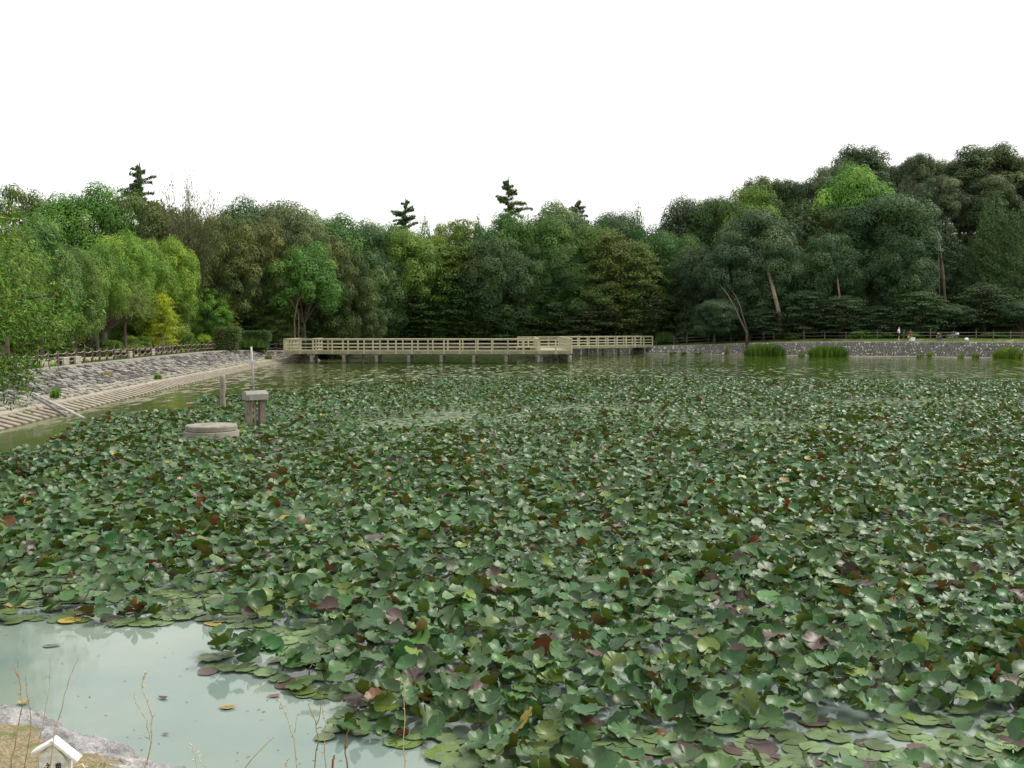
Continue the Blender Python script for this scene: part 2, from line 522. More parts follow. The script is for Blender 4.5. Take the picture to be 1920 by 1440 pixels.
def ground_h(x, y):
    x = np.asarray(x, float).ravel(); y = np.asarray(y, float).ravel()
    s, bw, bz = pond_sd(x, y)
    o = s - bw
    near = (y < 17) & (np.abs(x) < 60)
    bz = bz + 0.36 * sstep(0.3, 3.2, o) * sstep(14, 30, x) * sstep(95, 110, y)        # the far verge slopes up to the log fence
    hill = 15.0 * sstep(7, 62, o) * sstep(8, 46, x) * sstep(85, 118, y) + 3.0 * sstep(8, 50, o) * sstep(100, 125, y)
    hill = hill + np.where(near, np.clip(o * 0.21, 0, 1.0), 0)
    h = np.where(s < 0, np.maximum(-1.2, s * 0.9), np.where(o < 0, bz * s / np.maximum(bw, .05), bz + np.maximum(o, 0) * 0.004 + hill * (o > 0)))
    h = np.where(o > 6, h + 0.12 * np.sin(x * .31) * np.cos(y * .27), h)
    return h

def gh(x, y):
    return float(ground_h([x], [y])[0])

xs = np.concatenate([-np.geomspace(1500, 62, 16), np.arange(-58, 104, 0.9), np.geomspace(108, 1500, 16)])
ys = np.concatenate([-np.geomspace(1500, 14, 14), np.arange(-9, 160, 0.9), np.geomspace(163, 1800, 22)])
xs = np.unique(np.concatenate([xs, np.arange(-9, 3, .2)])); ys = np.unique(np.concatenate([ys, np.arange(3.4, 10, .2)]))
GX, GY = np.meshgrid(xs, ys)
GZ = ground_h(GX, GY)
s_, bw_, bz_ = pond_sd(GX, GY)
o_ = s_ - bw_
GZ = np.where((s_ > -1.2) & (o_ < 0.45) & (GY.ravel() > 14), GZ - 0.22, GZ)          # lies under the paved banks
verge = ((o_ > -0.5) & (o_ < 6.5)).astype(float)
dry = ((GY.ravel() < 14) & (np.abs(GX.ravel()) < 40) & (o_ > -.6)).astype(float)
gcol = np.stack([verge, dry, np.zeros_like(dry)], 1)
nx, ny = len(xs), len(ys)
idx = (np.arange(ny - 1)[:, None] * nx + np.arange(nx - 1)[None, :]).ravel()
gq = np.stack([idx, idx + 1, idx + nx + 1, idx + nx], 1)
ground = link('ground', make_mesh('ground', np.stack([GX.ravel(), GY.ravel(), GZ], 1), gq, None, ground_mat(), gcol, True))
tag(ground, 'dark soil, grass and leaf litter around the pond', kind='structure')

wv = [(-45, 2, 0), (110, 2, 0), (110, 155, 0), (-45, 155, 0)]
water = link('water', make_mesh('water', wv, [(0, 1, 2, 3)], None, water_mat()))
tag(water, 'murky green pond water with a rippled middle', kind='structure')

def shore(i0, i1):
    """resampled piece of the outline between two of the original nodes (point, outward normal, width, height)"""
    a, b = i0 * 4, i1 * 4
    pts = P[a:b + 1]
    d = np.concatenate([[0], np.cumsum(np.hypot(np.diff(pts[:, 0]), np.diff(pts[:, 1])))])
    def at(u):
        v = np.array([np.interp(u, d, pts[:, k]) for k in range(4)])
        e = 0.6
        p0 = np.array([np.interp(u - e, d, pts[:, k]) for k in range(2)]); p1 = np.array([np.interp(u + e, d, pts[:, k]) for k in range(2)])
        tg = (p1 - p0) / (np.linalg.norm(p1 - p0) + 1e-9)
        return v, np.array([-tg[1], tg[0]]) * 1.0, tg
    return at, d[-1]

# ------------------------------------------------------------------ paved banks
def stone_block(mb, c, ax, ay, az, rx, ry, h, col, rng):
    """one irregular dressed stone: a low dome on an uneven six-sided outline"""
    n = 6
    a0 = rng.random() * 6.28
    v = []
    for ring, (k, z) in enumerate(((1.0, -0.05), (0.93, h * .7), (0.6, h))):
        for j in range(n):
            th = a0 + 2 * math.pi * j / n
            rr = k * (1 + .22 * math.sin(j * 2.3 + a0 * 7))
            v.append(c + ax * (math.cos(th) * rx * rr) + ay * (math.sin(th) * ry * rr) + az * z)
    v.append(c + az * h * 1.06)
    q = []
    for ring in range(2):
        for j in range(n):
            q.append((ring * n + j, ring * n + (j + 1) % n, (ring + 1) * n + (j + 1) % n, (ring + 1) * n + j))
    t = [(2 * n + j, 2 * n + (j + 1) % n, 3 * n) for j in range(n)]
    mb.add(v, q, t, col)

def v3(v, nrm, off, z):
    return np.array([v[0] + nrm[0] * off, v[1] + nrm[1] * off, z])

def bank_sheet(at, L, offs, step=1.0):
    """lofted strip; offs(v) -> list of (offset, z)"""
    mb = MB()
    us = np.arange(0, L + step, step)
    rows = []
    for u in us:
        v, n, tg = at(min(u, L))
        rows.append([v3(v, n, o, z) for o, z in offs(v)])
    m = len(rows[0])
    q = []
    for i in range(len(rows) - 1):
        for j in range(m - 1):
            q.append((i * m + j, i * m + j + 1, (i + 1) * m + j + 1, (i + 1) * m + j))
    mb.add([p for r in rows for p in r], [f[::-1] for f in q])
    return mb

rng = random.Random(7)
# --- left bank
at, L = shore(3, 12)
rev = thing('stone_revetment', 'sloping bank of pale rubble stones with a ribbed concrete toe along the left shore', 'embankment')
bank_sheet(at, L, lambda v: [(-1.2, -.9), (0, -.04), (v[2], v[3] - .02), (v[2] + .5, v[3] - .05)]).build('bedding', M_MORTAR, rev)
mb = MB()
row = 0
off = 1.1
while off < 5.3:
    u = 0.25 * (row % 2)
    while u < L:
        v, n, tg = at(u)
        if off < v[2] - .18:
            zf = v[3] / v[2]
            z = off * zf
            pos = v3(v, n, off + rng.uniform(-.05, .05), z)
            pos[:2] += tg * rng.uniform(-.07, .07)
            ax = Vector((tg[0], tg[1], 0)); ay = Vector((n[0], n[1], zf)).normalized(); az = ax.cross(ay)
            if az.z < 0: az = -az
            rot = rng.uniform(-.6, .6)
            ax, ay = ax * math.cos(rot) + ay * math.sin(rot), ay * math.cos(rot) - ax * math.sin(rot)
            drk = 0.5 + 0.5 * math.sin(u * .23 + off * .9) * math.sin(u * .071 + 1.3)
            if off < 2.0:
                b = rng.uniform(.38, .60); c = (b, b * .95, b * .85)
            elif rng.random() < .30 + .35 * drk:
                b = rng.uniform(.12, .24); c = (b, b * .97, b * .93)
            else:
                b = rng.uniform(.32, .58); c = (b, b * .97, b * .95)
            stone_block(mb, Vector(pos), ax, ay, az, rng.uniform(.16, .25), rng.uniform(.15, .24), rng.uniform(.05, .13), c, rng)
        u += 0.43 + rng.uniform(-.04, .06)
    off += 0.37
    row += 1
mb.build('stone_facing', M_STONE, rev)
bank_sheet(at, L, lambda v: [(v[2] - .02, v[3] - .03), (v[2], v[3] + .10), (v[2] + .32, v[3] + .11), (v[2] + .34, v[3] - .05)]).build('coping', M_CONC, rev).color = (1, 1, 1, 1)
mb = bank_sheet(at, L, lambda v: [(-.8, -.5), (-.12, -.02), (.72, .02 + .72 * v[3] / v[2])])
mb.c = [(.74, .65, .52)] * mb.n
u = 0.3
while u < L:
    v, n, tg = at(u)
    zf = v[3] / v[2]
    p0 = v3(v, n, -.15, .05 - .15 * zf); p1 = v3(v, n, .80, .07 + .80 * zf)
    mb.bar(p0, p1, .34, .09, (1.0, .93, .80), .02)
    u += 0.74
mb2 = bank_sheet(at, L, lambda v: [(.70, .0), (.74, .15 + .74 * v[3] / v[2]), (.94, .16 + .94 * v[3] / v[2]), (.97, .0)])
mb.add(mb2.v, mb2.q, mb2.t, (1.05, .98, .86))
mb.build('ribbed_toe', M_CONC, rev)

# sandy path and verge behind the left bank
at_p, L_p = shore(4, 12)
pm = bank_sheet(at_p, L_p, lambda v: [(v[2] + 2.3, gh(*v3(v, at_p(0)[1], 0, 0)[:2]) * 0 + v[3] + .035), (v[2] + 5.2, v[3] + .05)], 1.5)
tag(pm.build('path', path_mat()), 'sandy footpath behind the rope fence', kind='structure')

# --- far wall
at_f, L_f = shore(15, 24)
wall = thing('retaining_wall', 'grey cobbled retaining wall with white flecked stones along the far shore', 'wall')
bank_sheet(at_f, L_f, lambda v: [(-.5, -.6), (0.02, -.04), (v[2], v[3]), (v[2] + .3, v[3] - .1)]).build('bedding', M_MORTAR, wall)
mb = MB()
row, fr = 0, 0.10
while fr < 0.97:
    u = 0.16 * (row % 2)
    while u < L_f:
        v, n, tg = at_f(u)
        if v[0] < 72 and v[0] > 8:
            off = fr * v[2]; z = fr * v[3]
            pos = v3(v, n, off, z)
            pos[:2] += tg * rng.uniform(-.04, .04)
            ax = Vector((tg[0], tg[1], 0)); ay = Vector((n[0] * v[2], n[1] * v[2], v[3])).normalized(); az = ax.cross(ay)
            if az.y > 0: az = -az
            r_ = rng.random()
            if r_ < .17: b = rng.uniform(.7, 1.1)
            elif r_ < .45: b = rng.uniform(.36, .55)
            else: b = rng.uniform(.30, .48)
            stone_block(mb, Vector(pos), ax, ay, az, rng.uniform(.11, .15), rng.uniform(.08, .115), rng.uniform(.04, .10), (b, b * .98, b * .96), rng)
        u += 0.30 + rng.uniform(-.02, .03)
    fr += 0.095
    row += 1
mb.build('stone_facing', M_STONE, wall)
mbt = bank_sheet(at_f, L_f, lambda v: [(-.9, -.3), (-.75 + .2 * math.sin(v[0] * .6), .05), (.03, .13), (.06, .0)], .8)
mbt.c = [(.8, .77, .70)] * mbt.n
mbt.build('toe_ledge', M_CONC, wall)
mbt = bank_sheet(at_f, L_f, lambda v: [(v[2] - .03, v[3] - .06), (v[2] - .02, v[3] + .07), (v[2] + .25, v[3] + .08), (v[2] + .28, v[3] - .1)])
mbt.build('coping', M_CONC, wall)

# --- granite edging of the near bank
def rock(seed, sx, sy, sz, sub=3):
    import bmesh
    from mathutils import noise as mn
    bm = bmesh.new()
    bmesh.ops.create_icosphere(bm, subdivisions=sub, radius=1)
    for v in bm.verts:
        d = v.co.copy()
        f = 1 + .26 * mn.noise(d * 1.1 + Vector((seed, 0, 0))) + .16 * mn.noise(d * 3.2 + Vector((0, seed, 0))) + .07 * mn.noise(d * 9 + Vector((0, 0, seed))) + .035 * mn.noise(d * 22)
        b = max(abs(d.x), abs(d.y), abs(d.z))
        d = d * f * (0.55 + .45 / b)
        v.co = Vector((d.x * sx, d.y * sy, d.z * sz))
    me = bpy.data.meshes.new('edging_stone')
    bm.to_mesh(me); bm.free()
    me.polygons.foreach_set('use_smooth', [True] * len(me.polygons))
    at_ = me.attributes.new('col', 'FLOAT_COLOR', 'POINT')
    at_.data.foreach_set('color', [1.0] * (4 * len(me.vertices)))
    me.materials.append(M_ROCK)
    return me

edge_a, edge_b = W(0, 1352, .95), W(238, 1446, .95)
ed = (edge_b - edge_a); ed_l = np.linalg.norm(ed); ed = ed / ed_l
en = np.array([ed[1], -ed[0], 0]); en = en if en[1] < 0 else -en        # inward, away from the water
k = 0
for i, (f0, f1, lab) in enumerate(((-1.5, -.85, 'rough grey granite edging stone beside the pond, farthest from the white sign'),
                                  (-.9, -.12, 'low flat grey edging stone with a dark seam left of the white sign'),
                                  (-.16, .46, 'mottled pale granite edging stone directly behind the white sign'),
                                  (.42, 1.02, 'mottled pale granite edging stone right of the white sign'),
                                  (.98, 1.9, 'long granite edging stone nearest the viewer'))):
    c = edge_a + ed * ed_l * (f0 + f1) / 2 + en * (-.03 if i < 2 else .05)
    o = link('edging_stone', rock(i * 3.7 + 1, ed_l * (f1 - f0) * .5 * .97, .095 if i < 2 else .19, .20, 5), None, (c[0], c[1], .82 + .03 * (i > 1) + .02 * (i % 2)))
    o.rotation_euler = (R(4) * (i % 3 - 1), R(3), math.atan2(ed[1], ed[0]))
    tag(o, lab, 'stone', 'granite stones edging the near bank')

# ------------------------------------------------------------------ pier
pier = thing('wooden_pier', 'pale timber boardwalk pier with open railings standing on round piles over the far water', 'pier')
DZ = 1.22
prng = random.Random(11)
deck, joist = MB(), MB()
def deck_run(a, b, wd, z):
    """boards across a run from a to b (2-D), wd to the left of the run"""
    a, b = Vector(a), Vector(b)
    d = (b - a); ln = d.length; d.normalize(); nn = Vector((-d.y, d.x))
    nb = int(ln / .22)
    for i in range(nb):
        c = a + d * (ln * (i + .5) / nb) + nn * wd / 2
        t_ = prng.uniform(.8, 1.15)
        deck.box((c.x, c.y, z - .03), (ln / nb - .012, wd, .06), math.atan2(d.y, d.x), (t_, t_, t_))
    for s_ in (.06, wd / 2, wd - .06):
        p0, p1 = a + nn * s_, b + nn * s_
        joist.bar((p0.x, p0.y, z - .175), (p1.x, p1.y, z - .175), .12, .22, (.9, .88, .8), .01)

def rail_run(a, b, z, n, H=1.2, skip_first=False, skip_last=False, wd=.13):
    a, b = Vector((*a, 0)), Vector((*b, 0))
    r_ = MB()
    t_ = prng.uniform(.92, 1.05)
    for i in range(n + 1):
        if (i == 0 and skip_first) or (i == n and skip_last): continue
        p = a + (b - a) * i / n
        pm_ = MB()
        g = prng.uniform(.85, 1.08)
        ang = math.atan2((b - a).y, (b - a).x)
        pm_.box((p.x, p.y, z + H / 2 - .14), (wd, wd, H + .28), ang, (g, g, g * .96), .012)
        pm_.box((p.x, p.y, z + H + .012), (wd + .03, wd + .03, .02), ang, (g, g, g))
        pm_.build('post', M_WOOD, pier)
    up = Vector((0, 0, 1))
    for hgt, w_, h_ in ((H - .05, .05, .10), (H * .62, .045, .09), (H * .33, .045, .09)):
        r_.bar(a + up * (z + hgt), b + up * (z + hgt), w_, h_, (t_, t_, t_ * .97), .006)
    r_.bar(a + up * (z + H + .045), b + up * (z + H + .045), .16, .045, (1.06, 1.06, 1.0), .008)
    r_.bar(a + up * (z + .05), b + up * (z + .05), .09, .10, (.8, .82, .62), .008)
    r_.build('railing', M_WOOD, pier)

XL, XR, Y0, Y1 = -22.9, 6.06, 101.0, 103.6
deck_run((XL, Y0), (XR, Y0), Y1 - Y0, DZ)
deck_run((XL + 2.4, Y1), (XL + 2.4, 109.4), 2.4, DZ - .01)
deck_run((XR, Y1), (XR, 124.0), 3.4, DZ)
BA, BB = Vector((2.3, 124.0)), Vector((19.2, 137.2))
deck_run(BA, BB, 2.6, DZ)
rail_run((XL, Y0 + .06), (XR - .06, Y0 + .06), DZ, 18)
rail_run((XL + 2.4, Y1 - .06), (XR - 3.4, Y1 - .06), DZ, 15)
rail_run((XL + .03, Y0 + .06), (XL + .03, 109.0), DZ, 5, skip_first=True)
rail_run((XL + 2.37, Y1), (XL + 2.37, 108.6), DZ, 3, skip_first=True)
rail_run((XR - .06, Y0 + .06), (XR - .06, 126.6), DZ, 14, skip_first=True)
rail_run((XR - 3.36, Y1), (XR - 3.36, 124.4), DZ, 12, skip_first=True)
bd = (BB - BA).normalized(); bn = Vector((-bd.y, bd.x))
f0 = BA + bd * 4.7 + bn * .05
rail_run(tuple(f0), tuple(BB + bn * .05), DZ, 10)
rail_run(tuple(BA + bn * 2.55), tuple(BB + bn * 2.55 + bd * .3), DZ, 13)
slat = MB()
for i in range(9):
    slat.box((XL + .16 + i * .155, Y0 + .06, DZ + .56), (.075, .035, 1.0), 0, (1, 1, .93), .006)
for i in range(6):
    slat.box((XL + .03, Y0 + .35 + i * .155, DZ + .56), (.035, .075, 1.0), 0, (1, 1, .93), .006)
slat.build('slat_panel', M_WOOD, pier)
deck.build('deck', M_DECK, pier)
joist.build('beam', M_DECK, pier)

def pile(x, y, z, r=.19, cap=True, rz=0):
    m_ = MB()
    rr = random.Random(int(x * 31 + y * 17))
    b = rr.uniform(1.0, 1.4)
    m_.tube([(x, y, -1.1), (x, y, .12), (x, y, .5), (x, y, z - .42)], [r * 1.02, r, r * .97, r * .95], 10, (b, b, b), True, .08, rr)
    o = m_.build('pile', M_CONC_WET, pier, True)
    if cap:
        c_ = MB()
        c_.box((x, y, z - .355), (.85, .26, .14), rz, (1, 1, 1), .02)
        c_.build('pile_cap', M_CONC, o)
x = W(585, 681, 0)[0]
k = 0
while x < XR - .3:
    pile(x, Y0 + .25, DZ, .20); pile(x + .1, Y1 - .35, DZ, .19, False)
    x += 3.27
for i in range(8):
    yy = Y0 + .35 + i * 2.9
    pile(XR - .25, yy, DZ, .20, False); pile(XR - 3.1, yy + .3, DZ, .19, False)
for i in range(6):
    c = BA + bd * (5.6 + i * 2.9)
    ang = math.atan2(bd.y, bd.x)
    pile(c.x + bn.x * .25, c.y + bn.y * .25, DZ, .16, True, ang); pile(c.x + bn.x * 2.3, c.y + bn.y * 2.3, DZ, .15, False)
# low bench standing on the pier
pb = thing('bench', 'low timber bench on the pier deck behind the railing near its bend', 'bench', (1.2, 102.9, DZ))
m_ = MB(); m_.box((0, 0, .40), (1.9, .42, .07), 0, (1, 1, 1), .01); m_.build('seat', M_WOOD, pb)
for sx in (-.75, .75):
    m_ = MB(); m_.box((sx, 0, .18), (.10, .36, .36), 0, (.8, .8, .8), .01); m_.build('leg', M_WOOD, pb)

# ------------------------------------------------------------------ fences
frng = random.Random(5)
def polyline(pts):
    pts = [np.array(p, float) for p in pts]
    d = np.concatenate([[0], np.cumsum([np.linalg.norm(b - a) for a, b in zip(pts[:-1], pts[1:])])])
    arr = np.array(pts)
    return (lambda u: np.array([np.interp(u, d, arr[:, 0]), np.interp(u, d, arr[:, 1])])), d[-1]

def rope_fence():
    f = thing('rope_fence', 'brown log post fence with two sagging pale ropes along the top of the left bank', 'fence')
    pts = []
    for u in np.arange(0, L, 1.5):
        v, n, tg = at(u)
        pts.append(v3(v, n, v[2] + 1.15, 0)[:2])
    fn, fl = polyline(pts)
    rope = [MB(), MB()]
    prev = None
    u = 14.0
    i = 0
    while u < fl:
        p = fn(u)
        z = gh(*p)
        h = frng.uniform(.86, .95)
        tall = i % 9 == 4
        m_ = MB()
        b = frng.uniform(.8, 1.15)
        m_.tube([(0, 0, -.2), (0, 0, h - .04), (frng.uniform(-.02, .02), frng.uniform(-.02, .02), h + (.16 if tall else 0))], [.085, .08, .072], 8, (b, b, b))
        o = m_.build('post', M_POST, f)
        o.location = (p[0], p[1], z)
        if prev is not None:
            for k_, (hh, sag) in enumerate(((.80, .13), (.42, .16))):
                sg = sag * frng.uniform(.6, 1.3)
                q = [Vector((prev[0] + (p[0] - prev[0]) * t, prev[1] + (p[1] - prev[1]) * t, prev[2] + (z - prev[2]) * t + hh - sg * 4 * t * (1 - t))) for t in np.linspace(0, 1, 7)]
                yl = k_ == 1 and i in (3, 4, 5, 6)
                rope[k_].tube(q, .022, 5, (1.25, 1.1, .35) if yl else (1, 1, 1), False)
        prev = (p[0], p[1], z)
        u += 1.55 if u < fl - 18 else 1.25
        i += 1
    for r_ in rope: r_.build('rope', M_ROPE, f)
rope_fence()

def log_fence():
    f = thing('log_fence', 'weathered two rail log fence along the grassy top of the far wall', 'fence')
    pts = []
    for u in np.arange(0, L_f, 1.5):
        v, n, tg = at_f(u)
        if v[0] > 17:
            pts.append(v3(v, n, v[2] + 2.9, 0)[:2])
    fn, fl = polyline(pts)
    rails = [MB(), MB()]
    prev = None
    u, i = 0.3, 0
    while u < fl and i < 44:
        p = fn(u)
        if p[0] > 72: break
        z = gh(*p)
        h = frng.uniform(.95, 1.1) + (.12 if i % 6 == 2 else 0)
        b = frng.uniform(.75, 1.2)
        m_ = MB()
        m_.tube([(0, 0, -.2), (0, 0, h)], [.066, .058], 8, (b, b, b))
        o = m_.build('post', M_FARPOST, f)
        o.location = (p[0], p[1], z)
        if prev is not None:
            for k_, hh in enumerate((.82, .42)):
                j = frng.uniform(-.03, .03)
                rails[k_].tube([(prev[0], prev[1], prev[2] + hh), ((prev[0] + p[0]) / 2, (prev[1] + p[1]) / 2, (prev[2] + z) / 2 + hh + j - .02), (p[0], p[1], z + hh)], .033, 6, (b, b, b), True)
        prev = (p[0], p[1], z)
        u += frng.choice((1.9, 2.6, 3.1, 3.4))
        i += 1
    for r_ in rails: r_.build('rail', M_FARPOST, f)
log_fence()

# ------------------------------------------------------------------ concrete things in the pond
# round well ring with its lid
c = W(396, 829, 0)
well = thing('concrete_well', 'round concrete well ring with a worn slab lid among the lily leaves', 'well', (c[0], c[1] + .05, 0))
def lathe(prof, n=48, col=(1, 1, 1), wob=0.0, seed=0):
    m_ = MB(); rr = random.Random(seed)
    v, q = [], []
    for r, z in prof:
        for k in range(n):
            th = 2 * math.pi * k / n
            r2 = r * (1 + wob * (rr.random() - .5))
            v.append((r2 * math.cos(th), r2 * math.sin(th), z + wob * .4 * (rr.random() - .5)))
    for i in range(len(prof) - 1):
        for k in range(n):
            q.append((i * n + k, i * n + (k + 1) % n, (i + 1) * n + (k + 1) % n, (i + 1) * n + k))
    m_.add(v, q, (), col)
    return m_
lathe([(.83, -1.0), (.83, .33), (.81, .36), (.70, .36), (.68, .0)], 56, (1.05, 1.02, .97)).build('ring', M_CONC_WET, well, True)
lathe([(.0, .365), (.74, .365), (.775, .38), (.78, .50), (.755, .535), (.5, .55), (.25, .557), (.0, .56)], 56, (.95, .93, .88), .012, 4).build('lid', M_CONC, well)

# two-legged gate stand with its cap and the gauge rod
c = W(477, 803, 0)
gs = thing('sluice_stand', 'concrete sluice stand of two square legs under a thick cap block', 'sluice', (c[0], c[1] + .15, 0), R(36))
gs.scale = (.8, .8, 1)
for sx, lb in ((-.30, 1.0), (.30, .9)):
    m_ = MB(); m_.box((sx, 0, .10), (.24, .28, 2.0), 0, (lb, lb * .92, lb * .82), .015); m_.build('leg', M_CONC_WET, gs)
m_ = MB()
cap = [(-.5, -.30, 1.0), (.5, -.30, 1.0), (.5, .24, 1.0), (-.5, .24, 1.0), (-.5, -.30, 1.20), (.5, -.30, 1.20), (.5, .24, 1.20), (-.5, .24, 1.20),
       (-.49, -.16, 1.30), (.49, -.16, 1.30), (.49, .14, 1.31), (-.49, .14, 1.31)]
m_.add(cap, [(0, 3, 2, 1), (0, 1, 5, 4), (1, 2, 6, 5), (2, 3, 7, 6), (3, 0, 4, 7), (4, 5, 9, 8), (5, 6, 10, 9), (6, 7, 11, 10), (7, 4, 8, 11), (8, 9, 10, 11)])
m_.build('cap', M_CONC, gs)
m_ = MB(); m_.tube([(-.05, -.05, -.6), (-.05, -.05, 1.02)], .035, 8, (.75, .66, .52)); m_.build('lower_pipe', M_PIPE, gs, True)
m_ = MB(); m_.tube([(.05, .06, -.6), (.05, .06, 1.02)], .03, 8, (.7, .6, .5)); m_.build('lower_pipe', M_PIPE, gs, True)
b0 = A(476, 737, c[1] + .15); t0 = A(471, 650, c[1] + .15)
rod = thing('gauge_rod', 'slim pale metal rod with a small cross plate rising from the concrete cap', 'rod', tuple(b0))
dt = Vector(t0 - b0)
m_ = MB(); m_.tube([(0, 0, -.03), tuple(dt * .5), tuple(dt)], .036, 8); m_.build('pole', M_METAL, rod, True)
q_ = dt * .66
m_ = MB(); m_.box((q_.x + .02, q_.y - .05, q_.z), (.22, .03, .10), R(12), (1.2, 1.2, 1.2), .005); m_.build('cross_plate', M_METAL, rod)

c = W(418, 769, 0)
m_ = MB(); r_ = random.Random(3)
m_.tube([(0, 0, -1), (.01, 0, .2), (-.02, 0, .6), (.02, .01, 1.0), (.0, 0, 1.42), (-.01, 0, 1.5)], [.13, .125, .115, .12, .11, .10], 10, (1.15, 1.1, 1.0), True, .12, r_)
o = m_.build('wooden_stake', M_CONC_WET, None, True)
o.location = tuple(c)
tag(o, 'thick weathered wooden stake standing in the water left of the sluice stand', 'stake')
for px, py0, py1, lean, rad, lab, b in ((934, 840, 806, -.10, .04, 'thin pale leaning stake sticking up among the lily leaves past the middle', 1.1),
                                        (1106, 908, 880, .02, .022, 'short dark upright stalk in the middle of the lily bed', .25),
                                        (1667, 925, 902, .02, .02, 'short dark stalk standing in the right part of the lily bed', .25),
                                        (1784, 872, 856, .03, .025, 'small dark stub in the far right of the lily bed', .25)):
    c = W(px, py0, 0); h = (py0 - py1) * c[1] / F
    m_ = MB(); m_.tube([(0, 0, -.5), (0, 0, 0), (lean * .6, 0, h * .6), (lean, 0, h)], [rad, rad, rad * .95, rad * .8], 7, (b, b, b), True, .1, r_)
    o = m_.build('stake', M_CONC_WET, None, True); o.location = tuple(c)
    tag(o, lab, 'stake')

# pipes down the left slope
for (pa, za), (pb_, zb), rad, lab, b in (((W(-40, 694, 1.30), 1.36), (W(157, 787, .02), -.02), .055, 'long pale pipe running straight down the stone slope into the pond', 1.15),
                                    ((W(62, 753, .52), .66), (W(123, 783, .03), .0), .06, 'shorter dark pipe ending at the ribbed toe of the slope', .45)):
    m_ = MB(); m_.tube([(pa[0], pa[1], za + .08), tuple((pa + pb_) / 2 + np.array([0, 0, .12 + (za + zb) / 2 - (pa[2] + pb_[2]) / 2])), (pb_[0], pb_[1], zb + .1)], rad, 8, (b, b, b))
    tag(m_.build('pipe', M_PIPE, None, True), lab, 'pipe')

# ------------------------------------------------------------------ benches, hedges, shed behind the left bank
def concrete_bench(px, py, wpx, label, rz):
    c = W(px, py, 1.36)
    wd = wpx * c[1] / F
    o = thing('stone_bench', label, 'bench', (c[0], c[1], gh(c[0], c[1])), rz, 'pale concrete benches behind the rope fence')
    m_ = MB(); m_.box((0, 0, .46), (wd, .46, .11), 0, (1.55, 1.52, 1.45), .015); m_.build('seat', M_CONC, o)
    for sx in (-1, 1):
        m_ = MB(); m_.box((sx * (wd / 2 - .09), 0, .2), (.15, .42, .42), 0, (1.5, 1.45, 1.38), .012); m_.build('leg', M_CONC, o)
    m_ = MB(); m_.box((0, .13, .2), (wd - .34, .06, .40), 0, (.42, .34, .28), .01); m_.build('back_panel', M_CONC, o)
concrete_bench(116, 684, 24, 'pale concrete bench behind the first fence posts, left of its pair', R(-20))
concrete_bench(139, 682, 22, 'pale concrete bench behind the first fence posts, right of its pair', R(-20))
concrete_bench(231, 670, 40, 'pale concrete bench in front of the dark tree trunk', R(-20))
concrete_bench(274, 665, 34, 'pale concrete bench beside the staked yellow sapling', R(-20))
concrete_bench(72, 689, 34, 'pale concrete bench half hidden by the overhanging leaves', R(-20))

c = A(285, 612, 92)
sh = thing('shed', 'dark wooden shed with a low roof behind the yellow sapling', 'shed', (c[0], 92, gh(c[0], 92)), R(10))
m_ = MB()
for i in range(17):
    m_.box((-1.7 + i * .2, -1.2, 1.0), (.185, .05, 2.0), 0, (.8 + .3 * (i % 3 == 0), .8, .8))
m_.box((0, 0, 1.0), (3.4, 2.36, 1.96), 0, (.5, .5, .5)); m_.build('wall', M_FARPOST, sh)
m_ = MB(); m_.box((0, -.2, 2.12), (4.2, 3.2, .09), 0, (.75, .8, .8), M=Matrix.Rotation(R(-7), 3, 'X')); m_.build('roof', M_METAL, sh)

# ------------------------------------------------------------------ trees
def unit(v): return v / (np.linalg.norm(v, axis=-1, keepdims=True) + 1e-9)

def leaf_mesh(name, pos, nrm, length, asp, g, tang=None, var=0.17, hue=0.07, mat=None, tint=None):
    """one small lozenge per leaf spray"""
    n = len(pos)
    nrm = unit(nrm)
    if tang is None:
        tang = g.normal(size=(n, 3))
    tang = unit(tang - nrm * np.sum(tang * nrm, 1, keepdims=True))
    bi = np.cross(nrm, tang)
    ln = (length * g.uniform(.65, 1.3, n))[:, None]
    wd = ln * asp
    v = np.empty((n, 4, 3), np.float32)
    v[:, 0] = pos - tang * ln * .5
    v[:, 1] = pos + bi * wd * .5 - nrm * wd * .12
    v[:, 2] = pos + tang * ln * .5
    v[:, 3] = pos - bi * wd * .5 - nrm * wd * .12
    q = np.arange(n * 4).reshape(n, 4)
    b = np.exp(g.normal(0, var, n))
    if tint is not None: b = b * tint
    wm = 1 if tint is None else np.clip(tint, .7, 1.5) ** .5          # younger clumps are also yellower
    c = np.stack([b * wm * (1 + g.normal(0, hue, n)), b, b * (1 + g.normal(0, hue, n))], 1)
    return make_mesh(name, v.reshape(-1, 3), q, None, mat or M_LEAF, np.repeat(np.clip(c, .1, 3), 4, 0))

def sphere(g, n): return unit(g.normal(size=(n, 3)))

TINT = []
def lumps(g, cents, rads, per, up_bias=.35, shell=.5):
    """leaf points on the outer shells of many overlapping clumps; returns points and outward directions"""
    pp, nn = [], []
    TINT.clear()
    for c, r in zip(cents, rads):
        k = max(8, int(per * r * r))
        d = sphere(g, k)
        d = d[(d[:, 2] > -0.25) | (g.random(k) < up_bias)]
        rr = r * (1 - shell * g.random(len(d)) ** 2.2) * (1 + .16 * np.sin(d[:, 0] * 5 + c[0] * 3) * np.cos(d[:, 1] * 6 + c[1]))
        pp.append(c + d * rr[:, None] * np.array([1, 1, .72])); nn.append(unit(d / np.array([1, 1, .72])))
        TINT.append(np.full(len(d), math.exp(g.normal(0, .20))))
    return np.concatenate(pp), np.concatenate(nn)

def lnorm(g, out, up=.4, o=1.0, j=.24):
    n = len(out)
    return out * o + np.array([0, 0, up]) + g.normal(size=(n, 3)) * j

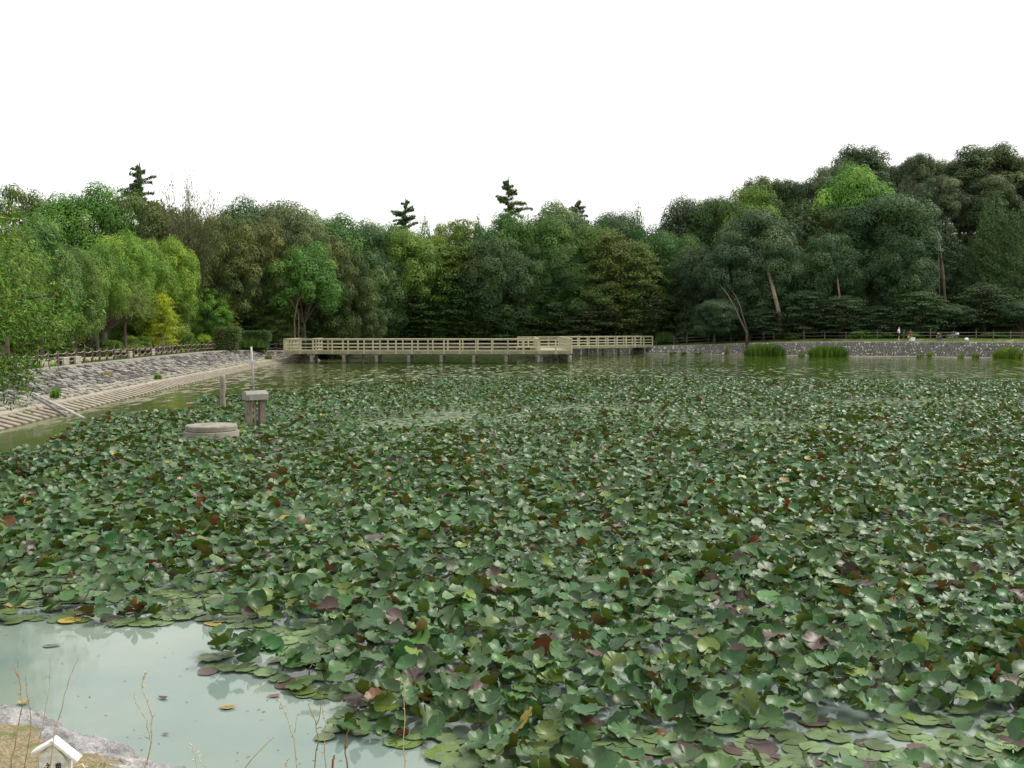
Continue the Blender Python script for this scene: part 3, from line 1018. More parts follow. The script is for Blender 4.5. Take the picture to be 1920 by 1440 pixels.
def k_round(g, rx=4.0, cz=6.0, rz=3.9, nl=38, size=.17, lr=(.9, 1.7), per=760, low=-.55):
    i = np.arange(nl) + .5
    ph = i * 2.39996 + g.uniform(0, .5, nl)
    z = 1 - (1 - low) * i / nl
    d = np.stack([np.sqrt(np.maximum(0, 1 - z * z)) * np.cos(ph), np.sqrt(np.maximum(0, 1 - z * z)) * np.sin(ph), z], 1)
    cents = d * np.array([rx, rx, rz]) * g.uniform(.62, .92, nl)[:, None] + np.array([0, 0, cz])
    rads = g.uniform(*lr, nl)
    p, o = lumps(g, cents, rads, per)
    T1 = list(TINT)
    p2, o2 = lumps(g, [np.array([0, 0, cz])], [rx * .62], 60, 1, .3)
    p, o = np.concatenate([p, p2]), np.concatenate([o, o2])
    TINT[:] = T1 + [np.full(len(p2), .8)]
    return p, lnorm(g, o), size, .62, None, cents

def k_fuzzy(g):
    p, nrm, s, a, t, c = k_round(g, 4.1, 5.6, 4.3, 56, .22, (.65, 1.3), 780, -.85)
    t = g.normal(size=p.shape) * .5 + np.array([0, 0, .9]) + unit(p - np.array([0, 0, 5.])) * .4
    return p, nrm, .22, .40, t, c

def k_layered(g):
    pp, nn, cc, tt = [], [], [], []
    for i in range(54):
        z = 1.6 + 8.2 * (i + g.random()) / 54
        a = i * 2.39996 + g.uniform(-.3, .3)
        Rm = 4.1 * max(.12, 1 - ((z - 3.2) / 7.0) ** 2) ** .6
        rr = Rm * g.uniform(.45, .85)
        c = np.array([rr * math.cos(a), rr * math.sin(a), z])
        k = 330
        q = g.normal(size=(k, 2)) * np.array([1.05, .62])
        dr = np.array([math.cos(a), math.sin(a)])
        x = q[:, 0]; y = q[:, 1]
        px = c[0] + dr[0] * x - dr[1] * y
        py = c[1] + dr[1] * x + dr[0] * y
        pz = c[2] - .10 * x - .05 * (x * x) + g.normal(size=k) * .12 + .25 * np.sin(x * 2 + i)
        pp.append(np.stack([px, py, pz], 1))
        nn.append(np.array([dr[0] * .25, dr[1] * .25, 1.0]) + g.normal(size=(k, 3)) * .34)
        cc.append(c)
    return np.concatenate(pp), np.concatenate(nn), .25, .55, None, np.array(cc)

def k_cone(g, base=2.7, pw=.55, n=15000, z0=.8, top=10.0, size=.24, lump=.22):
    z = z0 + (top - z0) * (1 - np.sqrt(g.random(n))) * 1.0
    th = g.uniform(0, 6.283, n)
    f = (1 - (z - z0) / (top - z0)) ** pw
    rr = base * f * (1 + lump * np.sin(th * 5 + z * 2.1) * np.sin(z * 3.3 + th * 2) + .12 * np.sin(th * 11 + z * 6)) * (1 - .35 * g.random(n) ** 2)
    p = np.stack([rr * np.cos(th), rr * np.sin(th), z + .25 * np.sin(th * 4 + z)], 1)
    o = np.stack([np.cos(th), np.sin(th), np.full(n, .5)], 1)
    t = o * .6 + np.array([0, 0, .5]) + g.normal(size=(n, 3)) * .5
    return p, o + g.normal(size=(n, 3)) * .6, size, .42, t, p[::400]

def k_column(g): return k_cone(g, 2.3, .42, 14000, 1.0, 10.0, .22, .3)

def k_cedar(g, gap=None, flag=0.0, bare=.0, narrow=1.0):
    pp, nn, tt, cc = [], [], [], []
    nb = 150
    for i in range(nb):
        z = 2.2 + 7.55 * (i + g.random()) / nb
        if gap and gap[0] < z < gap[1]: continue
        if g.random() < bare: continue
        Lm = 2.6 * min(1.0, max(.06, (9.97 - z) / 1.5)) ** .8 * narrow
        a = g.uniform(0, 6.283)
        ln = Lm * g.choice((.55, .75, .9, 1.1))
        if flag and z < 8.5:
            ln = min(ln * (1 + flag * max(0, math.cos(a)) ** 2), 3.6)
        dr = np.array([math.cos(a), math.sin(a)])
        k = int(50 + 120 * ln)
        s = g.random(k) ** .75 * ln
        lat = g.normal(size=k) * (.08 + .13 * s * (1.2 - s / ln))
        x = dr[0] * s - dr[1] * lat; y = dr[1] * s + dr[0] * lat
        rise = g.uniform(.05, .30)
        zz = z + rise * s - .05 * s * s + g.normal(size=k) * .05
        pp.append(np.stack([x, y, zz], 1))
        nn.append(np.array([0, 0, 1.]) + g.normal(size=(k, 3)) * .45)
        tt.append(np.stack([np.full(k, dr[0]), np.full(k, dr[1]), np.full(k, .1)], 1) + g.normal(size=(k, 3)) * .4)
        cc.append(np.array([dr[0] * ln * .8, dr[1] * ln * .8, z + .1 * ln]))
    k = 200
    s = g.random(k)
    pp.append(np.stack([g.normal(size=k) * .12 * s, g.normal(size=k) * .12 * s, 10 - .7 * s], 1)); nn.append(g.normal(size=(k, 3))); tt.append(np.tile([0, 0, 1.], (k, 1)))
    return np.concatenate(pp), np.concatenate(nn), .19, .40, np.concatenate(tt), np.array(cc)

def k_umbrella(g):
    nl = 52
    i = np.arange(nl) + .5
    ph = i * 2.39996
    rr = 4.6 * np.sqrt(i / nl)
    cents = np.stack([rr * np.cos(ph), rr * np.sin(ph), 8.9 - 3.0 * (rr / 4.6) ** 2 + g.normal(size=nl) * .5], 1)
    p, o = lumps(g, cents, g.uniform(.8, 1.5, nl), 560, .3, .5)
    return p, lnorm(g, o, .7), .22, .6, None, cents

def k_wispy(g):
    pp, nn, tt, cc = [], [], [], []
    for i in range(84):
        a = g.uniform(0, 6.283); rt = 4.3 * g.random() ** .6; tip = np.array([math.cos(a) * rt, math.sin(a) * rt, g.uniform(6.2, 10)])
        tip[2] -= .30 * np.hypot(tip[0], tip[1]) ** 1.1
        st = np.array([tip[0] * .25, tip[1] * .25, 3.0])
        k = 130
        s = g.random(k) ** .8
        p = st + (tip - st) * s[:, None] + g.normal(size=(k, 3)) * (.16 + .34 * (1.1 - s))[:, None]
        pp.append(p); nn.append(g.normal(size=(k, 3)) + np.array([0, 0, .4])); tt.append(np.tile(tip - st, (k, 1)) + g.normal(size=(k, 3)) * 2); cc.append(tip)
    return np.concatenate(pp), np.concatenate(nn), .17, .42, np.concatenate(tt), np.array(cc)

def k_weeping(g, n_str=1500, per=17, size=.17, rx=4.2, cz=5.6, rz=3.8):
    """drooping strings of narrow leaves hanging from an uneven dome"""
    d = sphere(g, n_str)
    d[:, 2] = np.abs(d[:, 2]) * 1.2 - .42
    d = unit(d)
    st = d * np.array([rx, rx, rz]) * (g.uniform(.45, 1.0, n_str) ** .55)[:, None] * (1 + .13 * np.sin(d[:, 0:1] * 7 + 1) * np.cos(d[:, 1:2] * 6)) + np.array([0, 0, cz])
    s = np.linspace(0, 1, per)
    ln = g.uniform(.5, 1.3, n_str)
    hd = unit(np.stack([d[:, 0], d[:, 1], np.zeros(n_str)], 1) + g.normal(size=(n_str, 3)) * .5)
    hd[:, 2] = 0
    pos = st[:, None, :] + hd[:, None, :] * (ln[:, None] * s[None] * .75)[..., None]
    pos[..., 2] += (.22 * s - .8 * s * s)[None] * ln[:, None]
    pos = pos.reshape(-1, 3) + g.normal(size=(n_str * per, 3)) * .06
    n = len(pos)
    t = np.repeat(hd, per, 0) * .55 + np.array([0, 0, -.85]) + g.normal(size=(n, 3)) * .45
    nr = np.repeat(d, per, 0) * .9 + np.array([0, 0, .55]) + g.normal(size=(n, 3)) * .5
    return pos, nr, size, .30, t, st[::45]

def k_shrub(g):
    nl = 26
    d = sphere(g, nl); d[:, 2] = np.abs(d[:, 2])
    cents = d * np.array([3.4, 3.4, 6.0]) * g.uniform(.35, .9, nl)[:, None] + np.array([0, 0, 1.2])
    p, o = lumps(g, cents, g.uniform(1.1, 1.9, nl), 260, .3)
    p = p[p[:, 2] > 0]; o = sphere(g, len(p)) * .6 + unit(p - np.array([0, 0, 3.])) * .6
    return p, lnorm(g, o), .42, .5, None, cents

KINDS = {
    'round': (k_round, 3), 'fuzzy': (k_fuzzy, 2), 'layered': (k_layered, 3), 'cone': (k_cone, 2), 'column': (k_column, 2), 'cedar': (k_cedar, 1),
    'tallcedar': (lambda g: k_cedar(g, None, 1.0, .06, .72), 1), 'gapcedar': (lambda g: k_cedar(g, (9.15, 9.42), .2, .1), 1), 'umbrella': (k_umbrella, 2), 'wispy': (k_wispy, 1), 'weeping': (k_weeping, 2), 'shrub': (k_shrub, 2),
    'dense': (lambda g: k_round(g, 4.0, 5.3, 4.5, 54, .165, (.85, 1.7), 760, -.85), 3),
}

def trunk_mesh(kind, cents, seed, lean=(0, 0)):
    r_ = random.Random(seed)
    m_ = MB()
    if kind in ('cone', 'column', 'cedar', 'tallcedar', 'gapcedar'):
        m_.tube([(0, 0, -.5), (0, 0, 0), (.03, 0, 4), (0, .02, 9.6)], [.24, .2, .13, .02], 8)
    elif kind == 'shrub':
        for i in range(5):
            a = i * 1.26 + r_.random()
            m_.tube([(0, 0, -.3), (math.cos(a) * .6, math.sin(a) * .6, 2.5), (math.cos(a) * 1.6, math.sin(a) * 1.6, 5)], [.12, .09, .03], 5)
    else:
        fork = 2.6 if kind != 'umbrella' else 4.5
        lx, ly = lean
        top = Vector((lx, ly, fork))
        m_.tube([(0, 0, -.5), (0, 0, 0), (lx * .35 + r_.uniform(-.08, .08), ly * .35, fork * .5), tuple(top)], [.34, .25, .2, .17], 9, wob=.12, rng=r_)
        pick = list(range(len(cents)))
        r_.shuffle(pick)
        for i in pick[:16 if kind != 'wispy' else 70]:
            c = Vector(cents[i])
            mid = top.lerp(c, .5) + Vector((r_.uniform(-.3, .3), r_.uniform(-.3, .3), r_.uniform(.1, .6)))
            q = top.lerp(mid, r_.uniform(0, .2))
            m_.tube([tuple(q), tuple(mid), tuple(c)], [.11, .065, .018] if kind != 'wispy' else [.055, .034, .012], 5, (1, 1, 1), False)
    return m_.mesh('trunk', M_BARK, True)

PROTO = {}
def proto(kind, var):
    key = (kind, var)
    if key not in PROTO:
        fn, nv = KINDS[kind]
        g = np.random.default_rng(hash_(kind) + var * 101)
        TINT.clear()
        p, nr, size, asp, t, c = fn(g)
        ti = np.concatenate(TINT) if TINT else None
        if ti is not None and len(ti) != len(p): ti = None
        PROTO[key] = (leaf_mesh('crown', p, nr, size, asp, g, t, tint=ti), trunk_mesh(kind, c, var + 3))
    return PROTO[key]
def hash_(s): return sum(ord(ch) * (i + 7) for i, ch in enumerate(s)) % 9973

trng = random.Random(21)
BARKS = {'d': (.7, .7, .7, 1), 'p': (2.6, 2.4, 2.1, 1)}
CNT = {}
def tree(name, px, top, hw, Y, kind, col, label, group=None, lean=0.0, cat='tree', tr=None):
    """a tree whose top and half width are given as they look from the viewer's bank"""
    if group == gL or name == 'sapling' or (group == gB and px == 412):
        while True:                                   # stand clear of the rope fence
            s1, w1_, _ = pond_sd([A(px, 600, Y)[0]], [Y])
            if s1[0] - w1_[0] > (2.6 if name == 'sapling' else 3.2 + .55 * hw * Y / F): break
            Y += .5
    x = A(px, 600, Y)[0]
    z0 = gh(x, Y) - .05
    zt = A(px, top, Y)[2]
    H = max(1.0, zt - z0)
    wd = hw * Y / F
    nv = KINDS[kind][1]
    var = CNT.get(kind, 0) % nv
    CNT[kind] = CNT.get(kind, 0) + 1
    cm, tm = proto(kind, var)
    base = {'cone': 2.5, 'column': 2.1, 'cedar': 2.6, 'tallcedar': 2.6, 'gapcedar': 2.6, 'umbrella': 5.0, 'wispy': 3.4}.get(kind, 4.15)
    o = thing(name, label, cat, (x, Y, z0), trng.uniform(0, 6.283) if kind not in ('tallcedar',) else 0.0, group)
    sxy = wd / base
    if kind in ('round', 'dense', 'fuzzy', 'layered'): sxy = max(sxy, (.56 if group == gL else .70) * H / 10.0)
    o.scale = (sxy, sxy, H / 10.0)
    if lean: o.rotation_euler = (0, lean, 0)
    cr_ = link('crown', cm, o)
    k = trng.uniform(.92, 1.08) * (1.42 if group == gL else 1.52 if group in (gR, gU) else 1.42)
    if kind == 'umbrella': k *= 1.3
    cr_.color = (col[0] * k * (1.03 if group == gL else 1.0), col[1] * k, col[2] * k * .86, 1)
    t_ = link('trunk', tm, o)
    return o

BR = (.150, .228, .028); MID = (.070, .122, .026); DK = (.046, .082, .027); BL = (.050, .086, .038); OL = (.066, .096, .030); YG = (.235, .275, .022)
LG = (.082, .142, .032); GY = (.070, .096, .048); TE = (.048, .092, .036); YO = (.082, .125, .024)
PLACED = {}
gL = 'park trees behind the rope fence'; gB = 'trees of the wood behind the left bank'; gM = 'trees of the wood behind the pier'; gR = 'trees on the wooded hill at the right'; gU = 'low trees and bushes under the hill wood'; gF = 'dark trees deep in the wood'

TREES = [
 # behind the rope fence
 ('weeping_tree', 196, 488, 88, 64, 'weeping', (.085, .125, .032), 'weeping tree with orange tinted hanging tips behind the rope fence', gL),
 ('broadleaf_tree', 12, 384, 74, 47, 'weeping', (.080, .135, .034), 'tall drooping light green tree behind the overhanging branch', gL),
 ('broadleaf_tree', 78, 402, 66, 60, 'dense', (.058, .115, .034), 'bluish green rounded tree behind the light drooping tree', gL),
 ('broadleaf_tree', 140, 448, 52, 66, 'dense', (.070, .125, .034), 'mid green tree left of the brightest camphor crown', gL),
 ('camphor_tree', 182, 452, 44, 76, 'round', (.090, .165, .032), 'bright green small crowned tree left of the tall pointed one', gL),
 ('camphor_tree', 234, 430, 50, 78, 'round', (.112, .200, .034), 'bright lime green tree, tallest of the bright ones behind the fence', gL),
 ('camphor_tree', 281, 444, 38, 84, 'dense', (.100, .180, .032), 'bright green tree in the middle of the bright row behind the fence', gL),
 ('camphor_tree', 322, 446, 23, 88, 'round', (.118, .205, .032), 'small bright green crown at the right end of the bright row', gL),
 ('camphor_tree', 305, 490, 58, 78, 'dense', (.082, .150, .030), 'broad green tree above the yellow sapling', gL),
 ('broadleaf_tree', 388, 528, 48, 82, 'fuzzy', (.090, .185, .034), 'fresh green bushy tree right of the yellow sapling', gL),
 ('broadleaf_tree', 424, 560, 17, 88, 'layered', (.15, .20, .05), 'small pale yellowish tree at the edge of the dark gap', gL),
 ('sapling', 303, 552, 30, 67, 'layered', YG, 'yellow green sapling tied to pale stakes behind the rope fence', None),
 ('broadleaf_tree', 240, 560, 60, 90, 'dense', MID, 'dark green tree behind the stone benches', gL),
 ('broadleaf_tree', 160, 545, 50, 84, 'dense', DK, 'shaded tree behind the trunk of the weeping tree', gL),
 ('broadleaf_tree', 40, 560, 55, 78, 'dense', DK, 'shaded low tree behind the half hidden bench', gL),
 # wood behind the left bank
 ('broadleaf_tree', 40, 346, 72, 104, 'fuzzy', OL, 'olive brown tree on the skyline farthest left', gB),
 ('broadleaf_tree', 108, 352, 40, 108, 'wispy', OL, 'thin topped olive tree on the skyline left of the bright green one', gB),
 ('broadleaf_tree', 163, 337, 46, 102, 'round', (.075, .155, .030), 'bright green tree on the left skyline between olive trees', gB),
 ('broadleaf_tree', 262, 348, 66, 104, 'fuzzy', OL, 'broad olive tree below the dark spreading conifer', gB),
 ('broadleaf_tree', 352, 306, 62, 100, 'wispy', (.072, .088, .034), 'tall olive tree with sparse twigs sticking into the sky', gB),
 ('broadleaf_tree', 345, 385, 70, 104, 'fuzzy', OL, 'dense olive tree behind the sparse tall one', gB),
 ('broadleaf_tree', 412, 388, 70, 96, 'fuzzy', (.064, .082, .026), 'large olive green tree beside the dark gap', gB),
 ('conifer', 267, 305, 38, 132, 'cedar', DK, 'dark spreading conifer top on the left skyline', None),
 ('broadleaf_tree', 463, 370, 30, 128, 'round', TE, 'small bluish tree on the skyline left of the grey green dome', gB),
 ('broadleaf_tree', 526, 353, 44, 126, 'dense', GY, 'grey green domed tree on the skyline', gB),
 ('broadleaf_tree', 500, 402, 70, 112, 'fuzzy', (.058, .075, .028), 'olive tree below the grey green dome', gB),
 ('broadleaf_tree', 590, 420, 66, 116, 'fuzzy', (.055, .075, .028), 'olive tree above the bright forked tree', gB),
 ('broadleaf_tree', 650, 470, 60, 117, 'fuzzy', (.052, .078, .028), 'olive green tree sloping down behind the pier start', gB),
 ('broadleaf_tree', 680, 540, 38, 119, 'fuzzy', (.048, .075, .026), 'lower olive tree at the edge of the dark inlet', gB),
 ('broadleaf_tree', 570, 455, 70, 111.5, 'round', (.070, .150, .036), 'bright green tree with a pale forked trunk near the pier start', gB),
 ('broadleaf_tree', 524, 546, 46, 110.5, 'layered', (.080, .125, .034), 'small tiered tree in front of the dark gap', gB),
 ('broadleaf_tree', 620, 560, 60, 118, 'dense', DK, 'dark low tree behind the pier start', gB),
 # behind the pier
 ('broadleaf_tree', 630, 394, 56, 142, 'round', (.055, .115, .030), 'green tree on the skyline above the olive trees', gM),
 ('broadleaf_tree', 585, 398, 40, 146, 'umbrella', LG, 'light green flat tree on the skyline', gM),
 ('broadleaf_tree', 692, 412, 52, 146, 'dense', TE, 'dark teal tree on the skyline right of the green one', gM),
 ('broadleaf_tree', 705, 455, 62, 142, 'dense', TE, 'bluish green tree above the dark inlet', gM),
 ('conifer', 762, 372, 30, 165, 'gapcedar', DK, 'dark conifer with a bare gap below its tip on the skyline', None),
 ('broadleaf_tree', 742, 420, 44, 150, 'round', MID, 'mid green tree under the conifer with the gap', gM),
 ('conifer', 797, 405, 27, 150, 'cone', (.050, .115, .030), 'narrow pointed green tree right of the gap conifer', gM),
 ('broadleaf_tree', 838, 414, 42, 152, 'fuzzy', YO, 'yellowish tree on the skyline left of the tall conifer', gM),
 ('broadleaf_tree', 873, 414, 36, 155, 'layered', (.09, .125, .028), 'thin yellow green tree on the skyline', gM),
 ('conifer', 897, 402, 22, 152, 'cone', (.045, .105, .030), 'small pointed green tree left of the tall conifer', gM),
 ('broadleaf_tree', 762, 430, 36, 145, 'round', LG, 'light green rounded tree among darker ones above the pier', gM),
 ('broadleaf_tree', 816, 448, 44, 147, 'layered', YO, 'tree with yellowing leaves above the middle of the pier', gM),
 ('broadleaf_tree', 880, 455, 46, 148, 'layered', (.06, .10, .026), 'green tiered tree behind the blue green pyramid', gM),
 ('broadleaf_tree', 775, 500, 66, 146.5, 'layered', DK, 'dark tiered tree beside the dark inlet', gM),
 ('broadleaf_tree', 850, 505, 84, 148, 'layered', (.036, .076, .026), 'broad dark green tiered tree behind the pier', gM),
 ('broadleaf_tree', 938, 442, 68, 146.5, 'dense', BL, 'large blue green pyramid shaped tree behind the pier', gM),
 ('broadleaf_tree', 920, 560, 62, 146, 'layered', (.040, .085, .026), 'low spreading tree with light tips behind the pier middle', gM),
 ('broadleaf_tree', 810, 565, 74, 146, 'layered', DK, 'low dark tree behind the pier left of its middle', gM),
 ('broadleaf_tree', 740, 575, 50, 147, 'dense', (.022, .048, .022), 'almost black low tree in the dark inlet', gM),
 ('conifer', 953, 332, 34, 168, 'tallcedar', DK, 'tall ragged conifer standing high above the middle of the wood', None),
 ('broadleaf_tree', 950, 396, 46, 152, 'round', (.060, .120, .036), 'fresh green tree at the foot of the tall conifer', gM),
 ('broadleaf_tree', 990, 402, 36, 150, 'cone', (.060, .130, .030), 'bright green pointed tree right of the tall conifer', gM),
 ('broadleaf_tree', 1046, 375, 42, 158, 'round', (.065, .110, .042), 'pale green domed tree on the skyline right of the tall conifer', gM),
 ('conifer', 1083, 372, 25, 162, 'cedar', DK, 'small dark conifer on the skyline beside the pale dome', None),
 ('broadleaf_tree', 1150, 379, 46, 164, 'dense', (.032, .060, .030), 'dark rounded tree on the skyline left of the column', gM),
 ('conifer', 1194, 383, 25, 154, 'column', (.034, .088, .028), 'rounded columnar green conifer on the skyline', gM),
 ('conifer', 1132, 402, 25, 152, 'column', (.042, .100, .030), 'columnar green conifer left of the taller column', gM),
 ('broadleaf_tree', 1030, 408, 48, 152, 'round', (.058, .118, .032), 'fresh green tree below the pale dome', gM),
 ('broadleaf_tree', 1085, 420, 48, 152, 'round', MID, 'mid green tree below the small conifer', gM),
 ('broadleaf_tree', 1000, 455, 56, 149, 'dense', (.045, .090, .030), 'green tree right of the blue green pyramid', gM),
 ('broadleaf_tree', 1062, 458, 54, 148, 'dense', (.040, .082, .028), 'dark green tree over the bend of the pier', gM),
 ('broadleaf_tree', 1140, 432, 58, 147, 'layered', (.075, .095, .028), 'olive tiered tree over the right arm of the pier', gM),
 ('broadleaf_tree', 1195, 455, 58, 147, 'layered', (.075, .110, .028), 'yellow green tinted tree over the right end of the pier', gM),
 ('broadleaf_tree', 1247, 418, 48, 152, 'dense', (.045, .100, .030), 'rounded green tree at the foot of the hill', gM),
 ('broadleaf_tree', 1100, 508, 70, 147, 'dense', DK, 'dark tree behind the right arm of the pier', gM),
 ('broadleaf_tree', 1030, 530, 60, 147, 'layered', (.038, .075, .030), 'grey green tiered tree behind the bend of the pier', gM),
 ('broadleaf_tree', 1180, 525, 60, 146, 'layered', DK, 'dark tiered tree behind the right end of the pier', gM),
 ('broadleaf_tree', 1230, 555, 50, 144, 'layered', (.030, .056, .022), 'dark spreading low tree beyond the right end of the pier', gM),
 ('broadleaf_tree', 1110, 572, 86, 145, 'layered', (.040, .052, .024), 'low reddish tinged tree behind the right arm of the pier', gM),
 ('broadleaf_tree', 1010, 590, 60, 145.5, 'layered', DK, 'low dark bush behind the bend of the pier', gM),
 # hill at the right
 ('broadleaf_tree', 1282, 368, 66, 160, 'dense', (.036, .058, .028), 'dark olive domed tree at the left end of the hill', gR),
 ('broadleaf_tree', 1345, 350, 58, 158, 'dense', DK, 'dark tree on the rising skyline of the hill', gR),
 ('broadleaf_tree', 1424, 322, 56, 160, 'umbrella', (.052, .072, .030), 'olive flat topped tree on the rising skyline', gR),
 ('broadleaf_tree', 1400, 345, 46, 156, 'dense', LG, 'light green tree just under the olive flat top', gR),
 ('broadleaf_tree', 1478, 325, 50, 160, 'fuzzy', (.034, .058, .026), 'dark fine leaved tree between the two flat tops', gR),
 ('broadleaf_tree', 1545, 308, 52, 158, 'fuzzy', (.056, .080, .048), 'greyish tree below the dark umbrella crown', gR),
 ('broadleaf_tree', 1600, 272, 68, 168, 'umbrella', (.030, .052, .024), 'dark umbrella shaped crown high on the skyline', gR),
 ('broadleaf_tree', 1597, 305, 54, 152, 'round', (.080, .165, .034), 'bright green tree below the umbrella shaped crown', gR),
 ('broadleaf_tree', 1712, 280, 46, 166, 'umbrella', (.034, .050, .024), 'small flat crown on the skyline between two larger', gR),
 ('broadleaf_tree', 1836, 271, 88, 164, 'umbrella', (.036, .054, .024), 'widest flat crown on the right skyline', gR),
 ('broadleaf_tree', 1918, 286, 46, 162, 'umbrella', (.036, .052, .024), 'flat crown cut by the right edge', gR),
 ('broadleaf_tree', 1688, 312, 56, 158, 'wispy', (.062, .084, .054), 'greyish sparse tree with bare twigs below the small flat crown', gR),
 ('broadleaf_tree', 1760, 322, 56, 158, 'fuzzy', (.052, .078, .044), 'greyish green tree below the widest flat crown', gR),
 ('broadleaf_tree', 1845, 330, 60, 156, 'dense', (.036, .058, .026), 'dark tree below the widest flat crown', gR),
 ('broadleaf_tree', 1500, 372, 66, 150, 'column', (.040, .066, .026), 'olive column tree on the hill face left of the great round tree', gR),
 ('broadleaf_tree', 1570, 380, 54, 148, 'fuzzy', (.042, .066, .026), 'olive fine leaved tree beside the great round tree', gR),
 ('broadleaf_tree', 1655, 348, 104, 143, 'dense', (.032, .066, .028), 'great dark round tree in front of the hill', gR),
 ('broadleaf_tree', 1560, 435, 62, 138, 'dense', (.034, .066, .030), 'dark round tree left of and below the great round tree', gR),
 ('broadleaf_tree', 1690, 440, 62, 136, 'dense', (.030, .060, .027), 'dark lower crown right of the great round tree', gR),
 ('broadleaf_tree', 1420, 375, 86, 145, 'dense', (.036, .064, .032), 'large grey green tree over the pale leaning trunk', gR),
 ('broadleaf_tree', 1375, 430, 70, 141, 'dense', (.034, .060, .032), 'grey green tree reaching down towards the water by the pier end', gR),
 ('broadleaf_tree', 1310, 460, 60, 146, 'dense', (.028, .052, .026), 'dark tree over the shaded bank beyond the pier', gR),
 ('broadleaf_tree', 1340, 555, 44, 134, 'dense', (.030, .056, .028), 'low grey green crown hanging over the shaded bank', gR),
 ('broadleaf_tree', 1455, 455, 60, 139, 'dense', (.032, .060, .028), 'dark tree just behind the pale leaning trunk', gR),
 ('broadleaf_tree', 1760, 410, 50, 146, 'column', (.030, .056, .024), 'dark tree beside the tall bare trunks on the hill', gR),
 ('broadleaf_tree', 1858, 360, 40, 138, 'column', (.038, .066, .026), 'tall olive column on the right of the hill face', gR),
 ('broadleaf_tree', 1905, 385, 44, 136, 'column', (.036, .066, .026), 'tall dark column cut by the right edge', gR),
 ('broadleaf_tree', 1830, 440, 40, 140, 'column', (.030, .058, .024), 'narrow dark tree between the two columns', gR),
 # underwood
 ('small_tree', 1432, 580, 50, 134, 'layered', (.030, .058, .028), 'low dark spreading tree right of the twin leaning trunks', gU),
 ('small_tree', 1508, 545, 50, 134, 'layered', (.032, .060, .028), 'low tiered tree behind the left reed clump', gU),
 ('small_tree', 1580, 556, 54, 132, 'layered', (.036, .062, .030), 'low tiered tree behind the second reed clump', gU),
 ('small_tree', 1648, 574, 44, 131, 'layered', (.032, .056, .028), 'low tiered tree left of the standing person', gU),
 ('small_tree', 1722, 548, 56, 130.5, 'layered', (.040, .076, .032), 'low tiered tree over the seated person', gU),
 ('small_tree', 1790, 570, 48, 130.5, 'round', (.034, .062, .028), 'low tree right of the crouching person', gU),
 ('small_tree', 1846, 532, 60, 131, 'layered', (.038, .066, .028), 'broad low tree near the right end of the log fence', gU),
 ('small_tree', 1915, 560, 50, 128.5, 'round', (.034, .064, .030), 'low dark tree cut by the right edge', gU),
 ('bush', 1612, 610, 26, 129.5, 'shrub', (.070, .150, .034), 'bright green bush left of the standing person', gU),
 ('bush', 1652, 616, 24, 128.5, 'shrub', (.060, .130, .030), 'bright green bush just left of the white shirt', gU),
 ('bush', 1712, 612, 26, 128.5, 'shrub', (.070, .145, .034), 'bright green bush behind the seated person', gU),
 ('bush', 1770, 616, 26, 129, 'shrub', (.040, .085, .026), 'mid green bush behind the crouching person', gU),
 ('bush', 1480, 618, 30, 132, 'shrub', DK, 'dark bush behind the fence left of the reeds', gU),
 ('bush', 1860, 616, 30, 127, 'shrub', (.050, .095, .026), 'mid green bush at the right end of the fence', gU),
 ('bush', 1248, 620, 26, 141, 'shrub', (.05, .10, .03), 'tuft like green bush at the right end of the pier', gU),
]
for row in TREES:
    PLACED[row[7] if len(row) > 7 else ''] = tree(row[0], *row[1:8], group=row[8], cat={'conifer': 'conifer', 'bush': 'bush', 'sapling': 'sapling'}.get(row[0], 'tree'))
# crowns that close the skyline of the hill behind the flat topped ones
for px, tp in ((1560, 318), (1630, 296), (1680, 306), (1745, 300), (1795, 292), (1870, 290), (1935, 300), (1500, 338), (1455, 340), (1330, 372)):
    tree('broadleaf_tree', px, tp, 50, 172 + (px % 3) * 2, 'dense', (.044, .074, .026), 'dark round crown filling the hill skyline behind the flat topped trees', 'crowns behind the flat topped trees')
# the dark depth of the wood
frn = random.Random(77)
i = 0
for px in range(470, 1300, 50):
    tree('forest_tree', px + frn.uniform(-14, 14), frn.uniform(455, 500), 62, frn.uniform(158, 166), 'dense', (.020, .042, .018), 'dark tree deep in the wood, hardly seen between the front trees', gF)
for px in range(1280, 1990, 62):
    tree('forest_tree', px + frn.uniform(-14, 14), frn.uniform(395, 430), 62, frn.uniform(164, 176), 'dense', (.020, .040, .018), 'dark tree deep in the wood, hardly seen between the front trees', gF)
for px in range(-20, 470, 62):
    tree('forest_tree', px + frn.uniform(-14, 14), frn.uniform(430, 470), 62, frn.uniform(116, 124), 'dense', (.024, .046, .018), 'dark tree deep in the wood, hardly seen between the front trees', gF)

# trunks that show in front of the dark wood, each a part of its tree
def bare_trunk(owner, pts, r0, r1, b=1.6, label=None):
    o = PLACED[owner]
    Mi = (Matrix.Translation(o.location) @ o.rotation_euler.to_matrix().to_4x4() @ Matrix.Diagonal((*o.scale, 1))).inverted()
    q = [Vector(A(*p)) for p in pts]
    g0 = q[0].copy(); g0.z = gh(g0.x, g0.y) - .3
    m_ = MB()
    if g0.z < q[0].z: q = [g0] + q
    m_.tube(q, list(np.linspace(r0, r1, len(q))), 9, (b, b * .95, b * .86), True, .1, trng)
    m_.v = [tuple(Mi @ Vector(v)) for v in m_.v]
    t_ = m_.build('trunk', M_BARK, o, True)
    if label: t_['label'] = label
bare_trunk('large grey green tree over the pale leaning trunk', [(1462, 590, 134), (1454, 560, 134.5), (1447, 530, 135.5), (1440, 508, 137), (1430, 480, 141)], .30, .20, 2.2, 'pale thick leaning trunk')
